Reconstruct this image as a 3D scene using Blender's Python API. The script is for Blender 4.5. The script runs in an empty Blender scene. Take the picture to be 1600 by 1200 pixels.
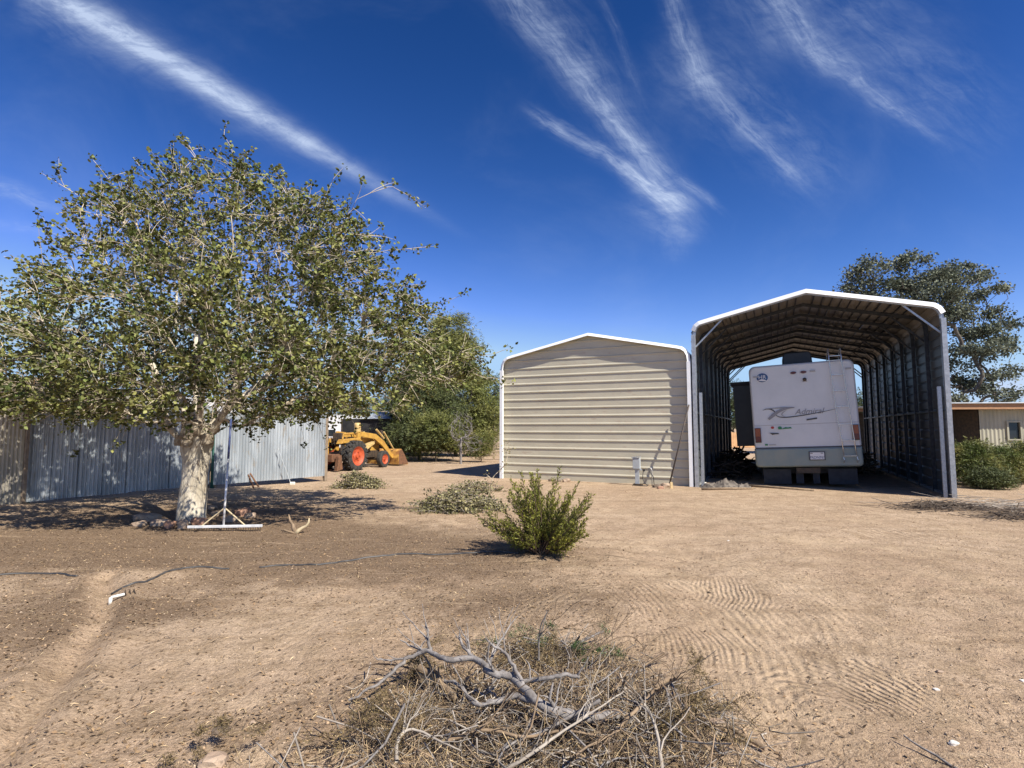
import bpy, math, random
import numpy as np
from mathutils import Vector, Matrix, noise as mnoise
R = math.radians
rnd = random.Random(7)
rs = np.random.RandomState(7)
sc = bpy.context.scene
col = sc.collection

# ------------------------------------------------------------------ camera
PITCH = math.atan(68/860)
EYE = 1.6
cd = bpy.data.cameras.new('camera'); cam = bpy.data.objects.new('camera', cd); col.objects.link(cam)
cd.sensor_width = 36; cd.lens = 36*860/1600; cd.clip_start = .05; cd.clip_end = 3000
cam.location = (0, 0, EYE); cam.rotation_euler = (math.pi/2+PITCH, 0, 0)
sc.camera = cam
cP, sP = math.cos(PITCH), math.sin(PITCH)
def ray(px, py):
    u = (px-800)/860; v = (600-py)/860
    return u, cP-v*sP, sP+v*cP
def G(px, py, z=0.0):                       # the point of height z that the photograph shows at this pixel
    x, y, w = ray(px, py); k = (z-EYE)/w
    return Vector((x*k, y*k, z))
def A(px, py, Y):                           # the point at depth Y
    x, y, w = ray(px, py); k = Y/y
    return Vector((x*k, Y, EYE+w*k))

# ------------------------------------------------------------------ light
SUN_TO = Vector((.700, -.665, 1.0)).normalized()
EL = math.asin(SUN_TO.z); ROT = math.atan2(SUN_TO.x, SUN_TO.y)
sd = bpy.data.lights.new('sun', 'SUN'); sd.energy = 5.0; sd.angle = R(.5); sd.color = (1, .93, .82)
so = bpy.data.objects.new('sun', sd); col.objects.link(so)
so.rotation_euler = (-SUN_TO).to_track_quat('-Z', 'Y').to_euler(); so.location = (20, -20, 30)
sc.view_settings.view_transform = 'Standard'; sc.view_settings.look = 'None'
sc.view_settings.exposure = 0.72; sc.view_settings.gamma = 1; sc.view_settings.use_curve_mapping = False
sc.cycles.max_bounces = 5; sc.cycles.diffuse_bounces = 3; sc.cycles.transparent_max_bounces = 8

class NT:
    """small helper to write node trees"""
    def __init__(s, tree): s.t = tree; s.t.nodes.clear()
    def n(s, typ, ins=None, **kw):
        nd = s.t.nodes.new(typ)
        for k, v in kw.items(): setattr(nd, k, v)
        if ins:
            for k, v in ins.items():
                sk = nd.inputs[k]
                if isinstance(v, bpy.types.NodeSocket): s.t.links.new(v, sk)
                else: sk.default_value = v
        return nd
    def m(s, op, a, b=None, c=None, clamp=False):
        ins = {0: a}
        if b is not None: ins[1] = b
        if c is not None: ins[2] = c
        return s.n('ShaderNodeMath', ins, operation=op, use_clamp=clamp).outputs[0]
    def ss(s, v, a, b, lo=0., hi=1.):
        return s.n('ShaderNodeMapRange', {0: v, 1: a, 2: b, 3: lo, 4: hi}, interpolation_type='SMOOTHSTEP').outputs[0]
    def noise(s, vec, scale, detail=3, rough=.5, dist=0):
        return s.n('ShaderNodeTexNoise', {'Vector': vec, 'Scale': scale, 'Detail': detail, 'Roughness': rough, 'Distortion': dist}).outputs[0]
    def mix(s, f, a, b, mode='MIX'):
        nd = s.n('ShaderNodeMix', data_type='RGBA', blend_type=mode)
        for i, v in ((0, f), (6, a), (7, b)):
            if isinstance(v, bpy.types.NodeSocket): s.t.links.new(v, nd.inputs[i])
            else: nd.inputs[i].default_value = v if i == 0 or len(v) == 4 else (*v, 1)
        return nd.outputs[2]
    def comb(s, x, y, z=0.): return s.n('ShaderNodeCombineXYZ', {0: x, 1: y, 2: z}).outputs[0]

w = bpy.data.worlds.new('World'); sc.world = w; w.use_nodes = True
T = NT(w.node_tree)
sky = T.n('ShaderNodeTexSky', sky_type='NISHITA', sun_disc=False, sun_elevation=EL, sun_rotation=ROT, altitude=1200,
          air_density=1.15, dust_density=.25, ozone_density=3.2)
SKY_STRENGTH = .074
tc = T.n('ShaderNodeTexCoord').outputs['Generated']
sx = T.n('ShaderNodeSeparateXYZ', {0: tc})
dx, dy, dz = sx.outputs
hs = T.n('ShaderNodeHueSaturation', {'Hue': .5, 'Saturation': 1.12, 'Value': 1.0, 'Color': sky.outputs[0]}).outputs[0]
hs = T.mix(1., hs, (.52, .80, 1.06), 'MULTIPLY')
# a clear dry desert sky: deeper overhead, paler and bluer towards the horizon, the same all round
def vm(op, a, b): return T.n('ShaderNodeVectorMath', {0: a, 1: b}, operation=op).outputs[0]
K = SKY_STRENGTH*1.647
nrm = vm('MULTIPLY', hs, (K*.93, K*.93, K*.93))
s0 = T.n('ShaderNodeSeparateXYZ', {0: nrm}).outputs
nrm = vm('MULTIPLY', T.comb(*[T.m('POWER', s0[i_], 1.7) for i_ in range(3)]), (9., 2.72, 1.78))
nrm = vm('MINIMUM', nrm, (9., .66, .95))
sn = T.n('ShaderNodeSeparateXYZ', {0: nrm})
nrm = T.comb(T.m('MULTIPLY', T.m('POWER', sn.outputs[1], 1.5), .80), sn.outputs[1], T.m('MAXIMUM', sn.outputs[2], T.m('MULTIPLY', sn.outputs[1], 1.36)))
hs = vm('MULTIPLY', nrm, (1/K, 1/K, 1/K))
# cirrus, placed in the sky by direction: a = x/y, b = z/y
yc = T.m('MAXIMUM', dy, .05)
qa = T.m('DIVIDE', dx, yc); qb = T.m('DIVIDE', dz, yc)
q = T.comb(qa, qb)
wa = T.n('ShaderNodeTexNoise', {'Vector': q, 'Scale': 5.0, 'Detail': 4, 'Roughness': .6}).outputs[1]
wsub = T.n('ShaderNodeVectorMath', {0: wa, 1: (.5, .5, .5)}, operation='SUBTRACT').outputs[0]
wsc = T.n('ShaderNodeVectorMath', {0: wsub, 'Scale': .045}, operation='SCALE').outputs[0]
qw = T.n('ShaderNodeVectorMath', {0: q, 1: wsc}, operation='ADD').outputs[0]
def Q(px, py):
    x, y, z = ray(px, py); return x/y, z/y
def streak(p0, p1, w0, w1, amp, fade0=.05, fade1=.3, stretch=5., warp=True, nscale=3.2, nlo=.22, nhi=.82, soft=1.):
    (ax, ay), (bx, by) = Q(*p0), Q(*p1)
    L = math.hypot(bx-ax, by-ay); ux, uy = (bx-ax)/L, (by-ay)/L
    s2 = T.n('ShaderNodeSeparateXYZ', {0: qw if warp else q})
    X = T.m('SUBTRACT', s2.outputs[0], ax); Y = T.m('SUBTRACT', s2.outputs[1], ay)
    t = T.m('DIVIDE', T.m('ADD', T.m('MULTIPLY', X, ux), T.m('MULTIPLY', Y, uy)), L)
    d = T.m('ADD', T.m('MULTIPLY', X, -uy), T.m('MULTIPLY', Y, ux))
    wd = T.m('MAXIMUM', T.m('ADD', T.m('MULTIPLY', t, (w1-w0)/860), w0/860), .003)
    e = T.m('DIVIDE', d, wd)
    g = T.m('EXPONENT', T.m('MULTIPLY', T.m('MULTIPLY', e, e), -soft))
    f = T.m('MULTIPLY', T.ss(t, -fade0, fade0), T.ss(t, 1-fade1, 1+fade1*.15, 1., 0.))
    nv = T.comb(T.m('MULTIPLY', t, L*nscale), T.m('MULTIPLY', d, nscale*stretch), (p0[0]*.13) % 7)
    nz = T.ss(T.noise(nv, 4.0, 7, .68, .4), nlo, nhi)
    return T.m('MULTIPLY', T.m('MULTIPLY', g, f), T.m('MULTIPLY', nz, amp))
ST = [
 ((20,-45),(700,352),23,9,.85,.02,.55,4,False,2.0,.10,.62,1.),
 ((45,-20),(690,345),44,14,.26,.02,.5,4,True,2.0,.2,.7,1.),
 ((760,-50),(1110,365),26,18,.50,.05,.28,6,True,3.2,.2,.85),
 ((790,-60),(1080,330),50,30,.20,.05,.28,4,True),
 ((842,178),(1100,335),11,17,.60,.15,.25,6,True),
 ((915,155),(1140,335),7,7,.46,.2,.3,6,True),
 ((985,268),(1075,340),12,18,.75,.3,.25,5,True),
 ((1000,320),(1100,370),34,26,.26,.5,.4,3,True),
 ((1045,300),(1055,420),34,26,.22,.3,.5,1.5,True),
 ((1035,-60),(1110,180),16,20,.42,.05,.3,5,True),
 ((1080,110),(1270,310),16,10,.50,.2,.3,5,True),
 ((1060,80),(1330,320),70,50,.20,.2,.3,3,True),
 ((1170,-60),(1310,120),26,24,.55,.05,.3,4,True),
 ((1270,70),(1490,235),24,10,.50,.25,.45,4,True),
 ((1240,-40),(1600,240),90,70,.17,.2,.35,3,True),
 ((1150,-40),(1240,90),60,50,.16,.2,.35,3,True),
 ((-60,270),(130,335),16,10,.42,.1,.5,4,True),
 ((-60,330),(140,385),10,8,.2,.1,.5,4,True),
 ((1480,618),(2600,560),22,60,1.0,.12,.6,3,True,3.2,.15,.5,1.),
 ((1480,585),(2300,540),8,30,.35,.15,.6,3,True,3.2,.2,.5,1.),
 ((1080,632),(1300,640),16,16,.6,.2,.2,3,True,3.2,.2,.5,1.),
 ((930,-20),(1015,170),8,8,.16,.3,.4,5,True),
]
acc = None
for a in ST:
    v = streak(*a); acc = v if acc is None else T.m('ADD', acc, v)
# hanging virga below the middle wisp
acc = T.m('MULTIPLY', acc, T.m('GREATER_THAN', dy, .06))
fib = T.noise(T.n('ShaderNodeMapping', {'Vector': qw, 'Rotation': (0, 0, R(52)), 'Scale': (1.0, 3.2, 1.0)}).outputs[0], 7.0, 8, .72, .6)
acc = T.m('MULTIPLY', acc, T.ss(fib, .28, .66, .48, 1.14))
veil = T.m('MULTIPLY', T.ss(T.noise(T.n('ShaderNodeMapping', {'Vector': tc, 'Rotation': (0, 0, .9), 'Scale': (1.0, 3.0, 1.5)}).outputs[0], 1.7, 6, .62, .5), .46, .80), .10)
acc = T.m('ADD', acc, veil)
acc = T.m('MINIMUM', acc, .85)
final = T.mix(acc, hs, (5.1, 6.05, 7.9))
bg = T.n('ShaderNodeBackground', {'Color': final, 'Strength': SKY_STRENGTH})
T.t.links.new(bg.outputs[0], T.n('ShaderNodeOutputWorld').inputs[0])

# ------------------------------------------------------------------ materials
MATS = {}
def mat(name, c1, c2=None, scale=4., rough=.7, metal=0., bump=0., bscale=None, stretch=(1,1,1), c3=None, island=0., trans=0., spec=.5, detail=5, lo=.35, hi=.65, coord='Object'):
    if name in MATS: return MATS[name]
    m = bpy.data.materials.new(name); m.use_nodes = True
    t = NT(m.node_tree)
    v = t.n('ShaderNodeTexCoord').outputs[coord]
    v = t.n('ShaderNodeMapping', {'Vector': v, 'Scale': stretch}).outputs[0]
    cc = (*c1, 1)
    if c2 is not None:
        cc = t.mix(t.ss(t.noise(v, scale, detail, .6), lo, hi), c1, c2)
    if c3 is not None:
        cc = t.mix(t.ss(t.noise(v, scale*3.7, 4, .65), .56, .7), cc, c3)
    if island:
        ri = t.n('ShaderNodeNewGeometry').outputs['Random Per Island']
        f = t.ss(ri, 0., 1., 1-island, 1+island)
        sc_ = t.n('ShaderNodeVectorMath', {0: cc, 'Scale': f}, operation='SCALE') if isinstance(cc, bpy.types.NodeSocket) else \
              t.n('ShaderNodeVectorMath', {0: c1, 'Scale': f}, operation='SCALE')
        cc = sc_.outputs[0]
    b = t.n('ShaderNodeBsdfPrincipled', {'Base Color': cc, 'Roughness': rough, 'Metallic': metal, 'Specular IOR Level': spec})
    if bump:
        bp = t.n('ShaderNodeBump', {'Height': t.noise(v, bscale or scale*4, 5, .6), 'Strength': 1., 'Distance': bump})
        t.t.links.new(bp.outputs[0], b.inputs['Normal'])
    out = t.n('ShaderNodeOutputMaterial'); sh = b.outputs[0]
    if trans:
        tr = t.n('ShaderNodeBsdfTranslucent', {'Color': cc})
        sh = t.n('ShaderNodeMixShader', {0: trans, 1: sh, 2: tr.outputs[0]}).outputs[0]
    t.t.links.new(sh, out.inputs[0])
    MATS[name] = m; return m

M = dict(
 tan=mat('tan_painted_steel', (.475,.445,.345), (.53,.495,.385), 1.3, .42, bump=.004, bscale=1.6, stretch=(.7,.7,2.2), c3=(.46,.40,.31)),
 white_trim=mat('white_trim_paint', (.84,.86,.88), (.78,.80,.82), 3, .35),
 galv=mat('galvanised_steel', (.36,.38,.40), (.48,.50,.52), 14, .42, .55, bump=.0008, bscale=60),
 galv_tube=mat('galvanised_tube', (.34,.37,.40), (.45,.48,.51), 20, .4, .6),
 shelter_in=mat('shelter_wall_sheet', (.105,.115,.125), (.14,.148,.155), 3, .45, .3, stretch=(1,.3,1)),  # sheet colour lowered to stand in for the deep shade inside
 roof_in=mat('shelter_roof_sheet', (.20,.182,.162), (.25,.228,.20), 3, .45, .15, stretch=(1,.3,1)),  # lowered less than the walls; interior shade put into the colour
 dark_tube=mat('shade_darkened_tube', (.035,.04,.05), (.06,.068,.08), 10, .5, .5),  # inner steel near black: shade under the roof put into its colour
 old_galv=mat('weathered_corrugated_zinc', (.33,.365,.395), (.47,.51,.545), 3.0, .45, .35, c3=(.36,.34,.31), stretch=(1,1,.25), bump=.001, bscale=20),
 new_galv=mat('buff_corrugated_zinc', (.40,.36,.28), (.30,.275,.225), 3, .5, .3, stretch=(1,1,.3)),
 rust=mat('rusty_steel', (.11,.055,.03), (.19,.09,.045), 12, .85, .1, bump=.003),
 green_post=mat('green_post_paint', (.02,.10,.08), (.05,.13,.11), 8, .6),
 bark=mat('pale_bark', (.38,.33,.245), (.60,.54,.43), 7, .9, c3=(.17,.12,.08), bump=.035, bscale=9, stretch=(1,1,.35)),
 dark_bark=mat('knobbly_bark', (.20,.155,.11), (.33,.28,.21), 9, .92, c3=(.10,.07,.05), bump=.025, bscale=14),
 twig=mat('pale_twig_bark', (.42,.36,.26), (.58,.50,.38), 6, .8),
 leaf=mat('mulberry_leaf', (.072,.098,.024), (.215,.215,.068), 2.2, .6, island=.65, trans=.2, spec=.3),
 pine=mat('pine_needles', (.135,.155,.034), (.215,.215,.060), .8, .6, island=.5, trans=.12),
 darkpine=mat('dark_evergreen_needles', (.060,.080,.024), (.105,.120,.036), .8, .65, island=.5, trans=.1),
 euc=mat('grey_green_leaves', (.10,.12,.082), (.155,.17,.118), .6, .85, island=.5, trans=.15),
 far_leaf=mat('far_tree_leaves', (.05,.075,.028), (.08,.10,.04), .5, .65, island=.4, trans=.1),
 shrub=mat('shrub_foliage', (.095,.13,.026), (.21,.185,.045), 1.4, .6, island=.5, trans=.15),
 jun=mat('juniper_foliage', (.120,.135,.020), (.270,.265,.042), 3.5, .6, island=.5, trans=.15),
 jstem=mat('juniper_stem', (.085,.055,.035), (.13,.09,.06), 8, .9),
 cut=mat('wilting_cut_leaves', (.135,.125,.052), (.27,.24,.12), 5, .65, island=.5, trans=.15),
 greybark=mat('dark_trunk_bark', (.08,.065,.05), (.14,.12,.095), 4, .9, bump=.01),
 deadgrey=mat('grey_dead_bark', (.15,.135,.125), (.27,.25,.235), 22, .9, c3=(.16,.13,.11), bump=.004, bscale=70, stretch=(1,1,1)),
 deadbrown=mat('brown_dead_bark', (.17,.12,.075), (.29,.21,.135), 16, .9, c3=(.12,.09,.06), bump=.004, bscale=50),
 split=mat('split_pale_wood', (.50,.36,.17), (.60,.46,.25), 20, .8),
 straw=mat('dry_straw', (.44,.32,.17), (.60,.46,.27), 9, .85, island=.4),
 twigbrown=mat('thin_brown_twigs', (.15,.105,.065), (.26,.185,.115), 9, .9, island=.45),
 twiggrey=mat('thin_grey_twigs', (.22,.19,.16), (.34,.30,.25), 9, .9, island=.4),
 litter=mat('leaf_flakes', (.15,.095,.052), (.24,.16,.085), 5, .9, island=.5),
 pebble=mat('pebble_stone', (.32,.24,.165), (.42,.33,.24), 9, .9, island=.45),
 clod=mat('dirt_clods', (.31,.215,.13), (.40,.285,.18), 9, .95, island=.3),
 rock=mat('field_rock', (.29,.205,.145), (.42,.32,.23), 7, .9, c3=(.21,.16,.12), bump=.006, bscale=30),
 redrock=mat('reddish_rock', (.30,.165,.105), (.38,.22,.15), 7, .9, bump=.006, bscale=30),
 whiterock=mat('white_stone', (.70,.67,.60), (.60,.56,.50), 20, .8),
 rv_white=mat('rv_white_fibreglass', (.66,.68,.69), (.60,.62,.63), 1.2, .28),
 rv_side=mat('rv_side_paint', (.66,.65,.63), None, 1, .3),
 rv_skirt=mat('grey_green_skirt_paint', (.20,.265,.265), (.27,.30,.265), 1.5, .32),
 seam=mat('seam_line_grey', (.38,.38,.38), None, 1, .5),
 decal_grey=mat('grey_decal', (.26,.26,.275), None, 1, .4),
 decal_dark=mat('charcoal_decal', (.055,.055,.065), None, 1, .4),
 decal_blue=mat('navy_decal', (.02,.055,.17), (.03,.10,.24), 6, .3),
 decal_white=mat('white_decal', (.75,.75,.75), None, 1, .4),
 decal_green=mat('green_sticker', (.02,.20,.08), None, 1, .4),
 decal_red=mat('red_sticker', (.45,.04,.03), None, 1, .4),
 lens_red=mat('red_lens', (.10,.010,.008), (.12,.01,.008), 14, .15),
 lens_amber=mat('amber_lens', (.26,.055,.012), None, 14, .15),
 chrome=mat('bright_ladder_tube', (.62,.62,.62), None, 1, .25, .7),
 black=mat('matte_black', (.012,.012,.014), (.02,.02,.023), 6, .6),
 blackpaint=mat('dark_slate_panel', (.018,.022,.027), (.026,.03,.036), 3, .45),
 flap=mat('dirty_mud_flap_rubber', (.018,.021,.027), (.03,.034,.04), 8, .8),
 tyre=mat('tyre_rubber', (.022,.022,.022), (.05,.045,.038), 9, .85, bump=.003),
 yellow=mat('faded_yellow_paint', (.50,.29,.05), (.38,.20,.04), 9, .6, c3=(.13,.065,.03)),
 paleyellow=mat('pale_yellow_paint', (.58,.43,.19), (.44,.29,.10), 9, .5),
 orange=mat('orange_rim_paint', (.52,.095,.03), (.36,.06,.022), 9, .6, c3=(.16,.05,.03)),
 bucket=mat('rusty_yellow_bucket', (.58,.33,.07), (.28,.12,.04), 5, .7),
 machine=mat('greasy_dark_metal', (.05,.04,.032), (.10,.07,.045), 8, .6, .3),
 shadecloth=mat('black_shade_cloth', (.012,.012,.013), (.02,.02,.02), 5, .9),
 white=mat('white_painted_panel', (.72,.73,.73), (.66,.67,.67), 2, .4),
 greyroof=mat('grey_canopy_fabric', (.33,.36,.39), (.40,.43,.45), 2, .7),
 window=mat('dark_window_glass', (.02,.025,.03), None, 1, .08),
 shedwall=mat('cream_corrugated_wall', (.40,.38,.29), (.32,.31,.235), 2, .5, .1, stretch=(1,1,.3)),
 timber=mat('weathered_timber_beam', (.30,.16,.085), (.38,.21,.11), 6, .8, stretch=(1,1,6)),
 newfence=mat('new_cedar_boards', (.62,.38,.19), (.52,.30,.15), 3, .8),
 postwood=mat('weathered_post_wood', (.25,.19,.13), (.33,.26,.19), 9, .85),
 poleblack=mat('dark_pole', (.045,.038,.035), (.08,.06,.05), 9, .7),
 hose=mat('black_poly_hose', (.03,.03,.032), (.075,.07,.065), 7, .5),
 alu=mat('pale_aluminium', (.74,.75,.76), (.62,.63,.64), 15, .4, .25),
 bluegrip=mat('blue_handle_wrap', (.025,.04,.13), (.05,.07,.17), 12, .5),
 brace=mat('raw_yellow_brace', (.52,.43,.27), None, 4, .6),
 boxgrey=mat('grey_utility_box', (.42,.45,.47), (.36,.39,.41), 9, .45),
 pvc=mat('white_pvc', (.74,.73,.68), (.62,.60,.54), 20, .5),
 tarp=mat('dusty_grey_tarp', (.075,.062,.052), (.17,.145,.12), 7, .85, bump=.006, bscale=18),
 shrubdark=mat('debris_and_shadow_brown', (.075,.055,.04), (.12,.09,.065), 5, .9, island=.4),  # dark wood, brush and rocks; also painted shadow among the pile's twigs
 pale_roof=mat('pale_roof_sheet', (.60,.63,.66), (.5,.53,.56), 2, .45, .2),  # plain pale metal sheet, its own colour
)

# ------------------------------------------------------------------ mesh helpers
def tagp(o, label=None, cat=None, group=None, kind=None):
    if label: o['label'] = label
    if cat: o['category'] = cat
    if group: o['group'] = group
    if kind: o['kind'] = kind
    return o
def empty(name, loc=(0,0,0), rz=0, label=None, cat=None, group=None):
    o = bpy.data.objects.new(name, None); o.empty_display_size = .2
    o.location = loc; o.rotation_euler = (0, 0, rz); col.objects.link(o)
    return tagp(o, label, cat, group)
class MB:
    def __init__(s): s.v = []; s.f = []; s.chunks = []
    def add(s, vs, fs):
        b = len(s.v); s.v.extend([tuple(p) for p in vs]); s.f.extend([tuple(i+b for i in f) for f in fs]); return s
    def box(s, x0, x1, y0, y1, z0, z1, mtx=None):
        vs = [(x, y, z) for z in (z0, z1) for y in (y0, y1) for x in (x0, x1)]
        if mtx is not None: vs = [tuple(mtx @ Vector(p)) for p in vs]
        return s.add(vs, [(0,2,3,1),(4,5,7,6),(0,1,5,4),(2,6,7,3),(0,4,6,2),(1,3,7,5)])
    def tube(s, pts, rad, n=6, cap=True, squash=1.):
        pts = [Vector(p) for p in pts]
        if len(pts) < 2: return s
        if not hasattr(rad, '__len__'): rad = [rad]*len(pts)
        d0 = (pts[1]-pts[0]).normalized()
        up = Vector((0,0,1)) if abs(d0.z) < .9 else Vector((1,0,0))
        a = d0.cross(up).normalized()
        vs = []
        for i, p in enumerate(pts):
            d = (pts[min(i+1,len(pts)-1)]-pts[max(i-1,0)])
            if d.length < 1e-9: d = d0
            d.normalize()
            a = (a-d*a.dot(d))
            if a.length < 1e-6: a = d.orthogonal()
            a.normalize(); b = d.cross(a)
            for k in range(n):
                t = 2*math.pi*(k+.5)/n
                vs.append(p+(a*math.cos(t)+b*math.sin(t)*squash)*rad[i])
        fs = []
        for i in range(len(pts)-1):
            for k in range(n):
                k2 = (k+1) % n
                fs.append((i*n+k, i*n+k2, (i+1)*n+k2, (i+1)*n+k))
        if cap and n > 2:
            fs.append(tuple(range(n-1,-1,-1))); fs.append(tuple((len(pts)-1)*n+k for k in range(n)))
        return s.add(vs, fs)
    def prism(s, poly, y0, y1, mtx=None):          # polygon in x,z extruded along y
        n = len(poly)
        vs = [(x, y0, z) for x, z in poly]+[(x, y1, z) for x, z in poly]
        if mtx is not None: vs = [tuple(mtx @ Vector(p)) for p in vs]
        fs = [tuple(range(n)), tuple(range(2*n-1, n-1, -1))]+[(i, n+i, n+(i+1) % n, (i+1) % n) for i in range(n)]
        return s.add(vs, fs)
    def lathe(s, prof, n=24, mtx=None):            # (radius, y) around the y axis
        vs = []
        for r, y in prof:
            for k in range(n):
                t = 2*math.pi*k/n; vs.append((r*math.cos(t), y, r*math.sin(t)))
        if mtx is not None: vs = [tuple(mtx @ Vector(p)) for p in vs]
        fs = [(i*n+k, i*n+(k+1) % n, (i+1)*n+(k+1) % n, (i+1)*n+k) for i in range(len(prof)-1) for k in range(n)]
        return s.add(vs, fs)
    def build(s, name, m, parent=None, smooth=False, bevel=0, **tg):
        me = bpy.data.meshes.new(name); me.from_pydata(s.v, [], s.f); me.update()
        return link(name, me, m, parent, smooth, bevel, **tg)
def link(name, me, m, parent=None, smooth=False, bevel=0, **tg):
    if isinstance(m, str): m = M[m]
    if not me.materials: me.materials.append(m)
    if smooth: me.polygons.foreach_set('use_smooth', [True]*len(me.polygons))
    o = bpy.data.objects.new(name, me); col.objects.link(o)
    if parent is not None: o.parent = parent
    if bevel:
        b = o.modifiers.new('bevel', 'BEVEL'); b.width = bevel; b.segments = 2; b.limit_method = 'ANGLE'
    return tagp(o, **tg)
def npmesh(name, V, F, m, parent=None, smooth=False, **tg):
    """V (n,3) array, F (m,k) array of quads or triangles"""
    me = bpy.data.meshes.new(name); k = F.shape[1]
    me.vertices.add(len(V)); me.vertices.foreach_set('co', np.ascontiguousarray(V, dtype=np.float32).ravel())
    me.loops.add(F.size); me.loops.foreach_set('vertex_index', np.ascontiguousarray(F, dtype=np.int32).ravel())
    me.polygons.add(len(F)); me.polygons.foreach_set('loop_start', np.arange(0, F.size, k, dtype=np.int32))
    me.update(calc_edges=True)
    return link(name, me, m, parent, smooth, **tg)

# ------------------------------------------------------------------ ground
def vnoise(x, y, s, seed=0):
    x = x/s; y = y/s
    xi = np.floor(x).astype(np.int64); yi = np.floor(y).astype(np.int64); xf = x-xi; yf = y-yi
    def h(a, b):
        n = (a*374761393+b*668265263+seed*1442695041) & 0xffffffff
        n = ((n ^ (n >> 13))*1274126177) & 0xffffffff
        return ((n ^ (n >> 16)) & 0xffff)/65535.
    u = xf*xf*(3-2*xf); v = yf*yf*(3-2*yf)
    return (h(xi,yi)*(1-u)+h(xi+1,yi)*u)*(1-v)+(h(xi,yi+1)*(1-u)+h(xi+1,yi+1)*u)*v-.5
TRENCH = [G(165,905), G(160,960), G(120,1020), G(70,1090), G(10,1160), G(-60,1240)]
def segdist(x, y, P):
    d = np.full(np.shape(x), 1e9)
    for a, b in zip(P[:-1], P[1:]):
        ex, ey = b.x-a.x, b.y-a.y
        t = np.clip(((x-a.x)*ex+(y-a.y)*ey)/(ex*ex+ey*ey), 0, 1)
        d = np.minimum(d, np.hypot(x-a.x-t*ex, y-a.y-t*ey))
    return d
def gh(x, y):
    x = np.asarray(x, float); y = np.asarray(y, float)
    near = 1/(1+np.maximum(0, np.hypot(x, y)-9)/4)
    z = .05*vnoise(x, y, 2.1, 1)*near + .045*vnoise(x, y, .7, 2)*near + .022*vnoise(x, y, .23, 3)*near + .012*vnoise(x, y, .09, 4)*np.where(np.hypot(x,y) < 8, 1, 0)
    # level pad under the steel buildings
    ux, uy = math.cos(R(-25.4)), math.sin(R(-25.4))
    px = (x+.36)*ux+(y-17.54)*uy; py = -(x+.36)*uy+(y-17.54)*ux
    pad = np.clip((py+1.2)/1.0, 0, 1)*np.clip((px+1)/.8, 0, 1)*np.clip((13-px)/1, 0, 1)
    z = z*(1-.85*pad)
    d = segdist(x, y, TRENCH)
    z = z - .05*np.exp(-(d/.09)**2)+.03*np.exp(-((d-.22)/.10)**2)
    # a low mound by the first fence post and the swept mound behind the juniper
    for (mx, my, r, hgt) in ((G(20,795).x, G(20,800).y, .8, .10), (G(215,920).x, G(215,905).y, .35, .05), (.3, 7.2, .8, .04), (G(700,1100).x, 3.35, 1.1, .05)):
        z = z+hgt*np.exp(-((x-mx)**2+(y-my)**2)/r**2)
    far = np.clip((np.hypot(x, y)-60)/300, 0, 1)
    return z+far*2.5*vnoise(x, y, 120, 9)
def gz(x, y): return float(gh(x, y))

def axis(lo, hi, fine, f0, f1, grow):
    a = list(np.arange(f0, f1, fine)); s = fine; p = a[-1]
    while p < hi: s *= grow; p += s; a.append(p)
    s = fine; p = f0; b = []
    while p > lo: s *= grow; p -= s; b.append(p)
    return np.array(b[::-1]+a)
gx = axis(-900, 900, .034, -5.5, 4.6, 1.035)
gy = axis(-60, 1500, .030, 2.0, 7.6, 1.028)
X, Y = np.meshgrid(gx, gy)
Z = gh(X, Y)
V = np.stack([X.ravel(), Y.ravel(), Z.ravel()], 1)
nx, ny = len(gx), len(gy)
ii = np.arange(nx-1)[None, :]+np.arange(ny-1)[:, None]*nx
F = np.stack([ii, ii+1, ii+1+nx, ii+nx], -1).reshape(-1, 4)

gm = bpy.data.materials.new('desert_dirt'); gm.use_nodes = True
t = NT(gm.node_tree)
P3 = t.n('ShaderNodeNewGeometry').outputs['Position']
sp = t.n('ShaderNodeSeparateXYZ', {0: P3}); PX, PY = sp.outputs[0], sp.outputs[1]
big = t.noise(P3, .55, 5, .6); mid = t.noise(P3, 3.0, 6, .65); fin = t.noise(P3, 38., 4, .7); vf = t.noise(P3, 140., 3, .7)
c = t.mix(t.ss(big, .35, .65), (.455,.325,.215), (.56,.42,.288))
c = t.mix(t.ss(mid, .40, .68), c, (.38,.275,.175))
c = t.mix(t.ss(t.noise(P3, 1.3, 4, .6), .55, .75, 0., .7), c, (.60,.455,.30))
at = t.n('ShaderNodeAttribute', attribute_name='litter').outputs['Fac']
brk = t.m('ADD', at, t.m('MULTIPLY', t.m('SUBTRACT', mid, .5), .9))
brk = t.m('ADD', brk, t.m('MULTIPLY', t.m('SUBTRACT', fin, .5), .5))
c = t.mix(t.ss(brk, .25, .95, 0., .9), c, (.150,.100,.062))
rot = t.n('ShaderNodeMapping', {'Vector': P3, 'Rotation': (0,0,R(24)), 'Scale': (.35, 3.4, 1)}).outputs[0]
c = t.mix(t.ss(t.noise(rot, 1.1, 5, .6), .50, .72, 0., .55), c, (.27,.185,.11))
c = t.mix(t.ss(t.noise(rot, 1.7, 4, .6), .56, .74, 0., .6), c, (.60,.45,.30))
c = t.mix(t.ss(t.noise(P3, 17., 5, .75), .50, .64, 0., .55), c, (.225,.155,.098))
c = t.mix(t.ss(t.noise(P3, 5.5, 6, .7), .50, .66, 0., .38), c, (.24,.165,.10))
c = t.mix(t.ss(fin, .51, .65, 0., .68), c, (.18,.125,.08))  # fine dark grain puts tiny shadows between soil grains into the colour
c = t.mix(t.ss(t.noise(P3, 75., 4, .75), .53, .66, 0., .5), c, (.17,.12,.08))
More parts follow.
